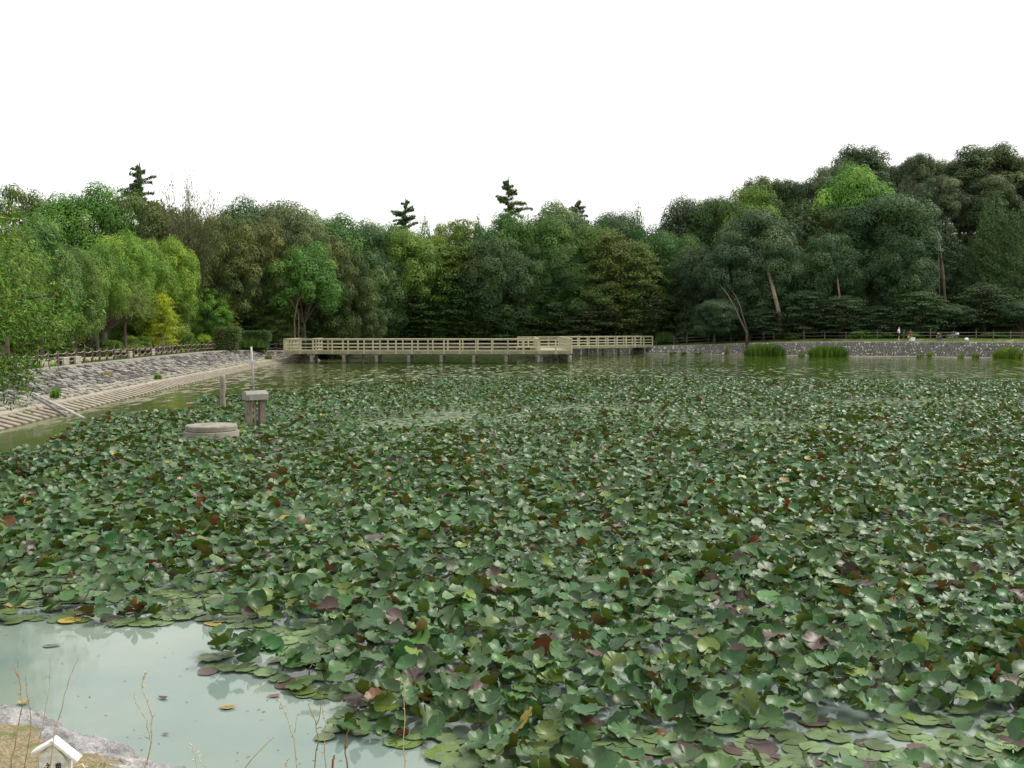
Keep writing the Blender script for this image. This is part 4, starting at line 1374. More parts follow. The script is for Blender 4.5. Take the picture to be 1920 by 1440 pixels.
bare_trunk('low grey green crown hanging over the shaded bank', [(1400, 624, 130.5), (1386, 596, 130.8), (1377, 575, 131.5), (1364, 552, 133), (1350, 535, 136)], .15, .04, .9, 'slim leaning trunk')
bare_trunk('low grey green crown hanging over the shaded bank', [(1402, 624, 130.8), (1394, 598, 131), (1389, 578, 132), (1380, 556, 134), (1368, 540, 137)], .12, .03, .8, 'slim leaning trunk')
bare_trunk('dark tree beside the tall bare trunks on the hill', [(1772, 570, 136), (1768, 510, 137), (1763, 470, 139), (1760, 440, 145)], .22, .15, 1.1, 'tall bare trunk')
bare_trunk('dark lower crown right of the great round tree', [(1761, 545, 136), (1760, 490, 136), (1759, 460, 138), (1757, 440, 143)], .08, .06, 1.5, 'thin pale trunk')
bare_trunk('dark round tree left of and below the great round tree', [(1575, 560, 133), (1571, 530, 133.5), (1569, 508, 136)], .15, .11, 1.5, 'thin bare trunk')
bare_trunk('bright green tree with a pale forked trunk near the pier start', [(553, 640, 109), (552, 600, 109), (558, 565, 108.6), (572, 545, 109), (584, 525, 111)], .11, .05, 1.6, 'pale forked limb')
bare_trunk('bright green tree with a pale forked trunk near the pier start', [(560, 640, 109.2), (560, 590, 109), (546, 566, 108.6), (524, 538, 110)], .09, .04, 1.6, 'pale slanting limb')
PLACED_W = PLACED['weeping tree with orange tinted hanging tips behind the rope fence']
for pts_, r0, r1, b_ in (([(172, 690), (173, 668), (176, 635), (172, 600)], .26, .2, .7), ([(135, 690), (135, 660), (137, 630)], .13, .10, 1.3), ([(189, 690), (184, 665), (178, 640)], .08, .06, .8)):
    bare_trunk('weeping tree with orange tinted hanging tips behind the rope fence', [(x_, y_, PLACED_W.location.y - 2.2) for x_, y_ in pts_], r0, r1, b_)

for k_, px in enumerate(range(-30, 680, 56)):
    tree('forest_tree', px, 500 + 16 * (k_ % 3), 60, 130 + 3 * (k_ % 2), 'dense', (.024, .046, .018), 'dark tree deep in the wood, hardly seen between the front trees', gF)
for px, tp, hw_, col_, lab_ in ((60, 622, 44, MID, 'mid green bush behind the half hidden bench'), (112, 628, 38, MID, 'mid green bush between the brown trunk and the benches'), (205, 618, 40, MID, 'mid green bush behind the bench by the dark trunk'),
                              (255, 612, 36, LG, 'lighter green bush in front of the shed'), (345, 600, 34, MID, 'mid green bush beside the thick dark trunk'), (405, 598, 30, BR, 'bright green bush right of the fresh green tree'), (375, 606, 30, BR, 'bright green bush under the fresh green tree')):
    tree('bush', px, tp, hw_, 78, 'shrub', col_, lab_, gL, cat='bush')
# undergrowth in the shade
for i, (px, Yb, tp) in enumerate([(p_, 121 + 3 * (k_ % 2), 560 + 18 * (k_ % 3)) for k_, p_ in enumerate(range(-10, 640, 44))] + [(p_, 151 + 2 * (k_ % 2), 560 + 14 * (k_ % 3)) for k_, p_ in enumerate(range(560, 1300, 44))] + [(p_, 142 - (p_ - 1280) * .012, 556 + 14 * (k_ % 3)) for k_, p_ in enumerate(range(1290, 1990, 50))]):
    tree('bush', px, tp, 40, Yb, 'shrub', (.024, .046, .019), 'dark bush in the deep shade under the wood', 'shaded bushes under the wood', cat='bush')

# stakes that hold the yellow sapling
for i, dx in enumerate((-4, 1, 6)):
    ysap = PLACED['yellow green sapling tied to pale stakes behind the rope fence'].location.y
    b0 = A(303 + dx, 664, ysap - .4); t0 = A(303 + dx * .6, 633, ysap - .3)
    b0[2] = gh(b0[0], b0[1]) - .1
    m_ = MB(); m_.tube([tuple(b0), tuple(t0)], .045, 6, (1.1, 1.1, 1.05))
    tag(m_.build('tree_stake', M_PIPE, None), 'pale stake tied to the yellow green sapling', 'stake', 'stakes holding the sapling')

# the tree that leans over the slope at the left edge
g = np.random.default_rng(99)
near = thing('weeping_tree', 'nearest tree, its long leaved branches overhanging the stone slope at the left edge', 'tree', (-17.6, 22.5, gh(-17.6, 22.5)))
zb = near.location[2]
def droop(g, tips, per, lnr, size):
    """strings of narrow leaves bowing out and down from branch points"""
    n = len(tips)
    s = np.linspace(0, 1, per)
    ln = g.uniform(*lnr, n)
    a = g.uniform(0, 6.283, n)
    hd = np.stack([np.cos(a), np.sin(a), np.zeros(n)], 1) + np.array([.5, -.25, 0])
    hd = unit(hd)
    pos = tips[:, None, :] + hd[:, None, :] * (ln[:, None] * s[None])[..., None]
    pos[..., 2] += (.20 * s - .62 * s * s)[None] * ln[:, None]
    pos = pos.reshape(-1, 3) + g.normal(size=(n * per, 3)) * .022
    t = np.repeat(hd, per, 0) * .6 + np.array([0, 0, -.7]) + g.normal(size=(n * per, 3)) * .5
    nr = np.array([.1, -.25, .75]) + g.normal(size=(n * per, 3)) * .55
    return pos, nr, t
limbs = []
for i in range(84):
    # branch ends spread through an uneven crown, the lower ones reaching out over the slope
    while True:
        p = g.uniform(-1, 1, 3)
        if .3 < np.linalg.norm(p) < 1: break
    q = np.array([-12.6, 22.3, 3.95]) + p * np.array([3.2, 3.2, 2.35])
    if i > 66: q = np.array([-16.5, 22.3, 4.1]) + p * np.array([3.4, 4.0, 2.2])
    k = q[1] / 22.0
    lim = (-10.75, -10.1, -9.55, -9.75, -10.3, -10.9, -11.3)[int(np.clip((q[2] - 1.5) / .72, 0, 6))]
    if q[0] > lim * k: q[0] = lim * k - abs(g.normal()) * .6
    limbs.append(q)
limbs = np.array(limbs)
tips = np.concatenate([q + g.normal(size=(34, 3)) * np.array([.34, .5, .22]) for q in limbs])
pos, nr, t = droop(g, tips, 12, (.3, .75), .13)
base = np.array(near.location)
cr_ = link('crown', leaf_mesh('crown', pos - base, nr, .14, .26, g, t, .42, .22), near)
cr_.color = (.085, .158, .020, 1)
m_ = MB(); r_ = random.Random(8)
m_.tube([(0, 0, -.5), (0.1, 0, 0), (.35, -.1, .9), (.7, -.15, 1.7)], [.34, .27, .22, .19], 10, (.8, .8, .8), True, .15, r_)
for q in limbs[::2]:
    c = Vector(q - base)
    s0 = Vector((.6, -.15, 1.4 + r_.uniform(0, .3)))
    mid = s0.lerp(c, .5) + Vector((0, 0, r_.uniform(.2, .7)))
    m_.tube([tuple(s0), tuple(mid), tuple(c)], [.09, .05, .012], 6, (.7, .7, .7), False)
m_.build('trunk', M_BARK, near, True)

# clipped hedges
def hedge(px0, px1, top, bot, Y, depth, col, label, wild=.05):
    x0, x1 = A(px0, 600, Y)[0], A(px1, 600, Y)[0]
    z0 = gh((x0 + x1) / 2, Y); zt = A(px0, top, Y)[2]
    g = np.random.default_rng(int(px0))
    n = int((x1 - x0) * (zt - z0) * 520)
    wl = x1 - x0; h = zt - z0
    f = g.integers(0, 3, n)
    u, v, d = g.uniform(-.5, .5, n), g.uniform(0, 1, n), g.random(n) ** 3 * .25
    p = np.where((f == 0)[:, None], np.stack([u * wl, -depth / 2 + d, v * h], 1), np.where((f == 1)[:, None], np.stack([u * wl, (v - .5) * depth, h - d], 1),
        np.stack([np.where(u > 0, .5 * wl - d, -.5 * wl + d), (v - .5) * depth, (u + .5) % 1 * h], 1)))
    p += g.normal(size=(n, 3)) * wild
    nr = np.where((f == 0)[:, None], [0, -1, .4], np.where((f == 1)[:, None], [0, 0, 1.], [.6, -.3, .4])) + g.normal(size=(n, 3)) * .6
    o = thing('hedge', label, 'hedge', ((x0 + x1) / 2, Y, z0))
    lf = link('foliage', leaf_mesh('foliage', p, nr, .16, .6, g), o)
    lf.color = (*col, 1)
    m_ = MB()
    for i in range(int(wl / .5)):
        m_.tube([(-wl / 2 + .3 + i * .5, 0, -.1), (-wl / 2 + .3 + i * .5, 0, h * .9)], .03, 5)
    m_.box((0, 0, h * .48), (wl * .9, depth * .6, h * .8), 0, (.35, .4, .25))
    m_.build('stem', M_BARK, o)
hedge(446, 505, 621, 648, 104, 1.6, (.050, .098, .026), 'clipped dark green hedge with a flat top behind the fence')
hedge(402, 448, 616, 650, 99, 1.4, (.085, .125, .036), 'loose lighter hedge left of the clipped one', .12)

# a low wire fence in the dark gap
wf = thing('wire_fence', 'thin grey wire fence in the dark gap behind the hedges', 'fence', (0, 0, 0))
w0, w1 = A(405, 612, 112), A(566, 614, 112)
for i in range(9):
    p = w0 + (w1 - w0) * i / 8
    z0 = gh(p[0], p[1])
    m_ = MB(); m_.tube([(p[0], p[1], z0 - .1), (p[0], p[1], p[2] + .05)], .035, 6, (.55, .55, .55)); m_.build('post', M_METAL, wf)
m_ = MB()
for dz in (0, -.45, -.9): m_.tube([(w0[0], w0[1], w0[2] + dz), (w1[0], w1[1], w1[2] + dz)], .022, 5, (.8, .8, .8))
m_.build('wire', M_METAL, wf)

# ------------------------------------------------------------------ grass, reeds, weeds
def wallY(px):
    best = min((abs(v[0] / v[1] - (px - 960) / F), v) for v in (at_f(u_)[0] for u_ in np.arange(20, L_f, .4)))
    return best[1][1]
def blades(name, xyz, h, wd, g, mat=M_GRASS, bend=.35, var=.25, parent=None, col=(.07, .13, .03), out=None):
    """narrow two-piece blades of grass rooted at the given points"""
    n = len(xyz)
    h = (np.broadcast_to(h, n) * g.uniform(.6, 1.25, n))[:, None]
    a = g.uniform(0, 6.283, n)
    d = np.stack([np.cos(a), np.sin(a), np.zeros(n)], 1) if out is None else unit(out + g.normal(size=(n, 3)) * np.array([.35, .35, 0]))
    a2 = g.uniform(0, 6.283, n)
    s = np.stack([np.cos(a2), np.sin(a2), np.zeros(n)], 1) * (wd * g.uniform(.7, 1.3, n))[:, None] * .5
    b = bend * g.uniform(.2, 1.3, n)[:, None]
    up = np.array([0, 0, 1.])
    m1 = xyz + up * h * .55 + d * h * b * .3
    tp = xyz + up * h * (1 - .3 * b) + d * h * b
    v = np.stack([xyz - s, xyz + s, m1 + s * .8, m1 - s * .8, tp], 1)
    i = np.arange(n)[:, None] * 5
    q = i + np.array([[0, 1, 2, 3]]); t = i + np.array([[3, 2, 4]])
    br = np.exp(g.normal(0, var, n))
    c = np.stack([br * (1 + g.normal(0, .14, n)), br, br * .9], 1)
    o = link(name, make_mesh(name, v.reshape(-1, 3), q, t, mat, np.repeat(np.clip(c, .1, 3), 5, 0)), parent)
    o.color = (*col, 1)
    return o

g = np.random.default_rng(4)
pts = []
for at_, LL, o0, o1, dens, u0, dz in ((at, L, .34, 2.4, 26, 6, 0), (at_f, L_f, .26, 3.6, 30, 30, 0)):
    n = int((LL - u0) * (o1 - o0) * dens)
    uu = g.uniform(u0, LL, n); oo = g.uniform(o0, o1, n)
    for u_, o_k in zip(uu, oo):
        v, nn_, tg = at_(u_)
        if v[0] < 75: pts.append((v[0] + nn_[0] * (v[2] + o_k), v[1] + nn_[1] * (v[2] + o_k)))
pts = np.array(pts)
xyz = np.concatenate([pts, (ground_h(pts[:, 0], pts[:, 1]) - .02)[:, None]], 1)
tag(blades('grass', xyz, .17, .04, g, col=(.085, .155, .030)), 'short green grass along the bank tops', kind='stuff')

def clump(name, px, py, wpx, hgt, n, col, label, cat, z=None, group=None, Y=None, wd=.05, depth=.5, bend=.3, along=None):
    c = W(px, py, z if z is not None else 0) if Y is None else A(px, py, Y)
    if Y is None and px > 1240:
        yw = wallY(px) - .55 - depth * .5
        c = A(px, py, yw); c[2] = 0.02
    sp = wpx * c[1] / F
    u = g.uniform(-.5, .5, n)
    q = np.stack([u * sp * .82, g.normal(size=n) * depth * .4, np.zeros(n)], 1)
    hh = hgt * (1 - .5 * np.abs(u * 2) ** 2.5)
    o = thing(name, label, cat, tuple(c), 0, group)
    out = np.stack([np.sign(u) * np.abs(u) * 2.4 + .25, g.normal(size=n) * .4, np.zeros(n)], 1)
    b_ = blades('leaves', q, hh, wd, g, bend=bend, parent=o, col=col, out=out)
    return o
gr = 'tall reed clumps at the foot of the far wall'
clump('reed_clump', 1434, 668, 88, 1.6, 1500, (.066, .125, .022), 'widest tall green reed clump at the foot of the far wall', 'reeds', group=gr, wd=.075, depth=1.3, bend=.45)
clump('reed_clump', 1553, 668, 80, 1.5, 1350, (.070, .130, .022), 'tall green reed clump at the wall, right of the widest one', 'reeds', group=gr, wd=.075, depth=1.3, bend=.5)
clump('reed_clump', 1890, 674, 58, 1.35, 800, (.105, .165, .026), 'smaller yellowish green reed clump near the right end of the wall', 'reeds', group=gr, wd=.07, depth=1.0, bend=.4)
gw = 'weeds growing on the paved banks'
for px, py, wp, hg, z, col, lab in ((103, 747, 17, .55, .55, (.11, .20, .035), 'bright green tuft of grass low on the stone slope at the left'),
        (296, 711, 14, .35, .62, (.09, .17, .03), 'small green weed in the middle of the stone slope'),
        (503, 674, 14, .5, .75, (.12, .17, .03), 'yellowish weed at the far end of the stone slope'),
        (200, 703, 22, .25, .95, (.34, .27, .13), 'dry straw coloured weed high on the stone slope'),
        (1262, 663, 14, .5, .05, (.11, .18, .03), 'small weed at the wall foot near the pier end'),
        (1282, 663, 12, .5, .05, (.10, .16, .03), 'small weed at the wall foot beside the white speck'),
        (1310, 664, 18, .55, .05, (.10, .16, .03), 'wider weed at the wall foot left of the reeds'),
        (1503, 668, 14, .45, .05, (.10, .16, .03), 'weed at the wall foot between the two big reed clumps'),
        (1726, 668, 16, .5, .05, (.12, .18, .04), 'pale weed at the wall foot below the seated person'),
        (1743, 668, 10, .8, .05, (.12, .19, .04), 'taller weed at the wall foot right of the seated person'),
        (1801, 670, 12, .6, .05, (.13, .18, .04), 'yellow green weed at the wall foot below the white bag'),
        (1829, 670, 16, .7, .05, (.13, .18, .04), 'yellow green weed at the wall foot right of the white bag')):
    clump('weed', px, py, wp, hg, 90, col, lab, 'weed', z, gw, None, .05, .25, .5)
clump('weed', 470, 652, 70, 1.1, 420, (.085, .16, .035), 'tall loose grass behind the fence in front of the clipped hedge', 'weed', None, gw, 103, .05, .8, .3)
clump('weed', 1246, 640, 34, 1.5, 260, (.06, .10, .03), 'tall wild grass beside the pier end on the far bank', 'weed', None, gw, 139.5, .05, .8, .4)
clump('weed', 1362, 660, 8, 1.3, 60, (.22, .19, .08), 'dry upright weed on the wall left of the reeds', 'weed', .8, gw, None, .05, .2, .2)

c = W(1357, 667, .12)
c = A(1357, 667, wallY(1357) - .5)
m_ = MB(); me = rock(41, .26, .2, .17, 2); me.materials.clear(); me.materials.append(M_WHITE)
o = link('pale_stone', me, None, (c[0], c[1], .2)); tag(o, 'small white boulder lying on the ledge below the far wall', 'stone')

# ------------------------------------------------------------------ water lilies
lg = np.random.default_rng(12)
def in_poly(px, py, poly):
    ins = np.zeros(px.shape, bool)
    for (x0, y0), (x1, y1) in zip(poly, poly[1:] + poly[:1]):
        k = (y0 > py) != (y1 > py)
        ins ^= k & (px < (x1 - x0) * (py - y0) / ((y1 - y0) or 1e-9) + x0)
    return ins
def world_poly(pp): return [tuple(W(x, y, 0)[:2]) for x, y in pp]
FIELD = world_poly([(-260, 884), (-60, 872), (60, 850), (120, 815), (185, 786), (300, 777), (420, 772), (505, 758), (430, 757), (352, 757), (378, 750), (470, 747), (520, 738), (560, 737), (640, 727), (700, 723), (800, 717),
                    (960, 713), (1200, 714), (1500, 718), (1920, 719), (2300, 722), (2900, 780), (3000, 1000), (3100, 1300), (3100, 1560), (900, 1560), (822, 1412), (765, 1398), (700, 1402), (640, 1390), (598, 1384), (604, 1352), (652, 1340), (676, 1312), (600, 1316), (540, 1292), (470, 1268),
                    (386, 1262), (372, 1240), (384, 1212), (498, 1203), (520, 1228), (536, 1196), (470, 1184), (415, 1172), (370, 1158), (275, 1176), (140, 1170), (80, 1163), (0, 1176), (-200, 1190)])
def fld_noise(x, y, s, seed):
    r = np.random.default_rng(seed)
    v = np.zeros_like(x)
    for k in range(6):
        a = r.uniform(0, 6.283); f = s * r.uniform(.6, 1.9)
        v += np.sin((x * math.cos(a) + y * math.sin(a)) * f + r.uniform(0, 6.283) + 1.3 * np.sin((y * math.cos(a) - x * math.sin(a)) * f * .7 + k))
    return v / 6
sp = .140
X, Y = np.meshgrid(np.arange(-27, 50, sp), np.arange(6.2, 72, sp))
X = X + (np.arange(X.shape[0]) % 2)[:, None] * sp * .5
X = (X + lg.uniform(-.5, .5, X.shape) * sp * .95).ravel(); Y = (Y + lg.uniform(-.5, .5, Y.shape) * sp * .95).ravel()
k = (X > -.56 * Y - 1.2) & (X < .60 * Y + 6.5)
X, Y = X[k], Y[k]
k = in_poly(X, Y, FIELD) & (pond_sd(X, Y)[0] < -.5)
X, Y = X[k], Y[k]
# depth into the bed: how far the nearest open water is
ed_d = np.full(X.shape, 1e9)
for (x0, y0), (x1, y1) in zip(FIELD, FIELD[1:] + FIELD[:1]):
    dx, dy = x1 - x0, y1 - y0
    t = np.clip(((X - x0) * dx + (Y - y0) * dy) / (dx * dx + dy * dy + 1e-9), 0, 1)
    ed_d = np.minimum(ed_d, np.hypot(X - x0 - t * dx, Y - y0 - t * dy))
# patches where the leaves lie flat and water shows between them
def blob(px, py, rxp, ryp):
    c = W(px, py, 0); e = W(px + rxp, py, 0); f = W(px, py - ryp, 0); f2 = W(px, py + ryp, 0)
    ry = (f[1] - f2[1]) / 2
    return np.exp(-((X - c[0]) / (e[0] - c[0])) ** 2 - ((Y - (f[1] + f2[1]) / 2) / ry) ** 2)
flat = np.clip(1.0 - ed_d / .5, 0, 1) * np.clip(.75 + .9 * fld_noise(X, Y, 1.1, 31), .1, 1)
for b_ in ((1500, 1425, 420, 62), (1300, 1440, 220, 40), (1790, 1385, 170, 40), (1840, 1000, 170, 26), (1640, 1000, 60, 14), (760, 800, 130, 22), (850, 790, 160, 30), (640, 850, 160, 16), (900, 880, 90, 16), (1390, 860, 80, 10), (1240, 787, 70, 8),
            (60, 1110, 170, 60), (385, 1082, 34, 12), (560, 1210, 70, 30), (500, 870, 100, 12), (1400, 800, 200, 14), (1100, 770, 260, 14), (1700, 760, 240, 14), (340, 1130, 130, 26)):
    flat = np.maximum(flat, blob(*b_) * (.66 if b_[1] < 1020 or b_[0] < 100 else 1.0))
flat = np.clip(flat + .45 * np.clip(fld_noise(X, Y, .55, 3) - .22, 0, 1), 0, 1)
flat = np.clip(flat + .22 * sstep(20, 40, Y), 0, 1)
gapk = .07 + .17 * flat * (1 - np.clip(.9 - ed_d, 0, .6))
hole = np.maximum.reduce([blob(382, 1082, 26, 11), blob(1560, 1396, 40, 8), blob(860, 1222, 22, 6), blob(640, 852, 60, 5), blob(230, 1140, 42, 9)])
k = (lg.random(len(X)) > gapk) & (hole + lg.uniform(-.2, .2, len(X)) < .62)
X, Y, flat, ed_d = X[k], Y[k], flat[k], ed_d[k]
# keep clear of the concrete things
for (px, py, rr) in ((396, 829, 1.08), (477, 803, .55), (418, 769, .2)):
    c = W(px, py, 0); k = np.hypot(X - c[0], Y - c[1]) > rr
    X, Y, flat, ed_d = X[k], Y[k], flat[k], ed_d[k]
n = len(X)
raised = lg.random(n) > flat * 1.15
LEAF = dict(
    x=X, y=Y,
    r=np.where(raised, lg.uniform(.078, .142, n), lg.uniform(.090, .150, n)) * (1 + .26 * fld_noise(X, Y, .9, 8)),
    cup=np.where(raised, np.abs(lg.normal(.24, .17, n)), np.abs(lg.normal(0, .025, n))),
    fold=np.where(raised, lg.normal(0, .19, n), lg.normal(0, .02, n)),
    fph=lg.uniform(0, 6.283, n),
    wav=np.where(raised, np.abs(lg.normal(.060, .025, n)), np.abs(lg.normal(.022, .016, n))),
    wk=lg.integers(4, 9, n).astype(float),
    wph=lg.uniform(0, 6.283, n),
    tilt=np.where(raised, np.abs(lg.normal(0, R(33), n)), np.abs(lg.normal(0, R(2.2), n))),
    tdir=3.0 * fld_noise(X, Y, .7, 44) + lg.normal(-1.2, 1.5, n),
    rot=lg.uniform(0, 6.283, n),
    z=np.where(raised, lg.uniform(.03, .25, n) + .05 * fld_noise(X, Y, 1.4, 5), lg.uniform(.008, .03, n)))
LEAF['z'] = np.maximum(LEAF['z'], np.where(raised, LEAF['r'] * np.sin(LEAF['tilt']) * .75 + .02, .008))
# leaf colours: mostly deep green, some yellowing, some purplish
cls = lg.random(n)
b = np.exp(lg.normal(0, .22, n))
base = np.stack([.044 * b * (1 + lg.normal(0, .16, n)), .103 * b, .028 * b * (1 + lg.normal(0, .16, n))], 1)
lite = (~raised)[:, None]
base = np.where(lite, np.stack([.108 * b, .166 * b, .064 * b], 1), base)
LOOK = np.zeros(n, int)
def paint(m, c, code):
    global base
    base = np.where(m[:, None], np.array(c)[None] * b[:, None], base); LOOK[m] = code
red_patch = .02 + .035 * (fld_noise(X, Y, .8, 15) > .25)
paint(cls < red_patch + .10 * (~raised) * (X > 0), (.070, .044, .038), 1)
paint((cls > .93) & (cls < .975), (.10, .15, .022), 2)
paint((cls > .975) & (cls < .9768), (.30, .22, .035), 3)
paint(cls > .9975, (.19, .095, .045), 4)
LEAF['col'] = np.clip(base, .005, .6)
LEAF['red'] = np.where(LOOK == 1, 1.0, np.clip(lg.normal(.02, .42, n), 0, 1))
LEAF['raised'] = raised; LEAF['look'] = LOOK; LEAF['ed'] = ed_d

def leaf_geo(sel, nr, na, local=False):
    D = {k_: v[sel] for k_, v in LEAF.items()}
    m = len(D['x'])
    r = np.linspace(0.03, 1, nr + 1)[None, :, None]
    slit = .10
    th = np.linspace(slit, 2 * math.pi - slit, na + 1)[None, None, :]
    e = lambda k_: D[k_][:, None, None]
    rim = 1 + .035 * np.sin(th * e('wk') + e('wph')) + .03 * np.sin(th * 2 + e('fph')) - .12 * np.exp(-((th - math.pi) / 2.6) ** 8 * 0) * 0
    rad = e('r') * r * rim * (1 - .22 * np.clip(e('cup'), 0, 1) * r)
    lx = rad * np.cos(th); ly = rad * np.sin(th)
    lz = e('r') * (e('cup') * r ** 2 + e('fold') * r ** 2 * np.cos(2 * th + e('fph')) + e('wav') * r ** 3 * np.sin(e('wk') * th + e('wph')) + .06 * e('raised') * r ** 4 * np.sin(11 * th + e('fph')))
    c, s = np.cos(e('rot')), np.sin(e('rot'))
    x, y = lx * c - ly * s, lx * s + ly * c
    ct, st = np.cos(e('tilt')), np.sin(e('tilt'))
    cd_, sd2 = np.cos(e('tdir')), np.sin(e('tdir'))
    u = x * cd_ + y * sd2; v = -x * sd2 + y * cd_
    u2 = u * ct + lz * st; z2 = -u * st + lz * ct
    x, y = u2 * cd_ - v * sd2, u2 * sd2 + v * cd_
    z = np.maximum(z2 + e('z'), .004 + .004 * r + e('z') * .1)
    if not local:
        x = x + e('x'); y = y + e('y')
    V = np.stack([x, y, z], -1)
    nv = (nr + 1) * (na + 1)
    i = (np.arange(nr)[:, None] * (na + 1) + np.arange(na)[None]).ravel()
    q = np.stack([i, i + na + 1, i + na + 2, i + 1], 1)
    qs = (np.arange(m)[:, None, None] * nv + q[None]).reshape(-1, 4)
    col = np.repeat(D['col'], nv, 0)
    thb = np.broadcast_to(th, (m, nr + 1, na + 1)).reshape(-1); rb = np.broadcast_to(r, (m, nr + 1, na + 1)).reshape(-1)
    uv = np.stack([thb, rb, np.repeat(D['red'], nv)], 1)
    return V.reshape(-1, 3), qs, col, uv
dist = np.hypot(LEAF['x'], LEAF['y'])
pxx = 960 + F * LEAF['x'] / LEAF['y']
inview = (pxx > -20) & (pxx < 1940) & (F * 3.4 / LEAF['y'] + 616 < 1475)
score = np.where(inview, LEAF['r'] / dist, 0)
order = np.argsort(-score)
single = np.zeros(n, bool); single[order[:300]] = True
parts = []
off = 0
for m_sel, nr, na in ((~single & (dist < 15), 5, 24), (~single & (dist >= 15) & (dist < 30), 3, 14), (~single & (dist >= 30), 2, 9)):
    V, q, c_, uv = leaf_geo(m_sel, nr, na)
    parts.append((V, q + off, c_, uv)); off += len(V)
V, q, c_, uv = (np.concatenate([p_[i] for p_ in parts]) for i in range(4))
bed = link('lily_bed', make_mesh('lily_bed', V, q, None, M_LILY, c_, True, uv))
tag(bed, 'wide bed of crowded water lily leaves covering the pond beyond the nearest ones', kind='stuff')

gl = 'nearest water lily leaves'
LOOKN = {0: 'green', 1: 'purple brown', 2: 'yellowish green', 3: 'yellow', 4: 'withered orange'}
def leaf_label(i):
    lk = LOOKN[int(LEAF['look'][i])]
    size = 'large' if LEAF['r'][i] > .128 else ('small' if LEAF['r'][i] < .102 else 'medium')
    px = pxx[i]; py = F * 3.5 / LEAF['y'][i] + 616
    if LEAF['raised'][i]:
        td = LEAF['tdir'][i] % 6.283; tl = LEAF['tilt'][i]
        dirn = ('rightwards', 'away', 'leftwards', 'forwards')[int(((td + .785) % 6.283) / 1.5708)]
        sh = f'raised leaf tipped {dirn}' if tl > R(14) else ('deeply cupped raised leaf' if LEAF['cup'][i] > .3 else 'wavy level raised leaf')
    else:
        sh = 'flat pad'
    edge_ = LEAF['ed'][i] < .45
    if edge_ and px < 800: wh = 'at the edge of the open water'
    elif px < 800: wh = 'near the open water'
    elif px < 1180: wh = 'in the nearest middle rows'
    elif px < 1550: wh = 'right of the middle'
    else: wh = 'in the right corner'
    return f'{size} {lk} water lily {sh} {wh}'
for i in order[:300]:
    sel = np.zeros(n, bool); sel[i] = True
    V, q, c_, uv = leaf_geo(sel, 7, 36, True)
    o = link('water_lily_leaf', make_mesh('water_lily_leaf', V, q, None, M_LILY, c_, True, uv), None, (LEAF['x'][i], LEAF['y'][i], 0))
    tag(o, leaf_label(i), 'lily leaf', gl)

# lone leaves adrift on the open water
def drift(px, py, r, col, label, cup=.0):
    c = W(px, py, 0)
    g_ = np.random.default_rng(int(px))
    na = 20
    th = np.linspace(0, 2 * math.pi, na, endpoint=False)
    v = [(0, 0, .012)]
    for f in (.55, 1.0):
        for t_ in th:
            rr = r * f * (1 + .12 * math.sin(3 * t_ + px) + .06 * math.sin(7 * t_))
            v.append((rr * math.cos(t_), rr * .62 * math.sin(t_), .012 + cup * r * f * f * (1 + .5 * math.sin(2 * t_ + 1))))
    t = [(0, 1 + k_, 1 + (k_ + 1) % na) for k_ in range(na)]
    q = [(1 + k_, 1 + na + k_, 1 + na + (k_ + 1) % na, 1 + (k_ + 1) % na) for k_ in range(na)]
    cc = [tuple(np.array(col) * .6)] * (1 + na) + [col] * na
    o = link('fallen_leaf', make_mesh('fallen_leaf', v, q, t, M_FLAT, cc, True), None, (c[0], c[1], 0))
    o.rotation_euler = (0, 0, g_.uniform(-.5, .5))
    tag(o, label, 'leaf')
drift(427, 1328, .075, (.36, .25, .10), 'tan curled leaf floating alone on the open water', .10)
drift(306, 1310, .05, (.10, .075, .09), 'dark purple ring shaped leaf floating on the open water', .12)
drift(45, 1321, .06, (.42, .30, .10), 'yellow leaf floating behind the dry stems', .3)
drift(514, 1306, .06, (.26, .12, .13), 'reddish leaf floating at the edge of the lily bed', .06)
drift(176, 1396, .045, (.28, .20, .16), 'small brown leaf floating near the granite edging', .08)
drift(95, 1212, .09, (.14, .19, .14), 'thin sunken ring of a leaf below the left lily pads', .0)
drift(310, 1378, .03, (.22, .17, .15), 'tiny brown scrap floating in the middle of the open water', .1)
drift(400, 1172, .11, (.42, .31, .07), 'yellow pad at the edge of the lily bed', .05)
drift(460, 1176, .11, (.38, .30, .10), 'yellow brown pad at the lily bed edge right of a brighter one', .05)
drift(30, 1137, .14, (.44, .29, .09), 'orange yellow pad among the left lily pads', .05)

g = np.random.default_rng(61)
v, q, cc = [], [], []
for i in range(70):
    c = W(g.uniform(0, 640), g.uniform(1185, 1440), 0); a = g.uniform(0, 3.14); l, w_ = g.uniform(.006, .022), g.uniform(.003, .008)
    ca, sa = math.cos(a), math.sin(a); k = len(v)
    v += [(c[0] + x_ * ca - y_ * sa, c[1] + x_ * sa + y_ * ca, .005) for x_, y_ in ((-l, -w_), (l, -w_ * .5), (l * .8, w_), (-l * .7, w_))]
    q.append((k, k + 1, k + 2, k + 3)); b_ = g.uniform(.05, .3); cc += [(b_, b_ * .8, b_ * .55)] * 4
tag(link('floating_scraps', make_mesh('floating_scraps', v, q, None, M_FLAT, cc)), 'tiny plant scraps drifting on the open water', kind='stuff')

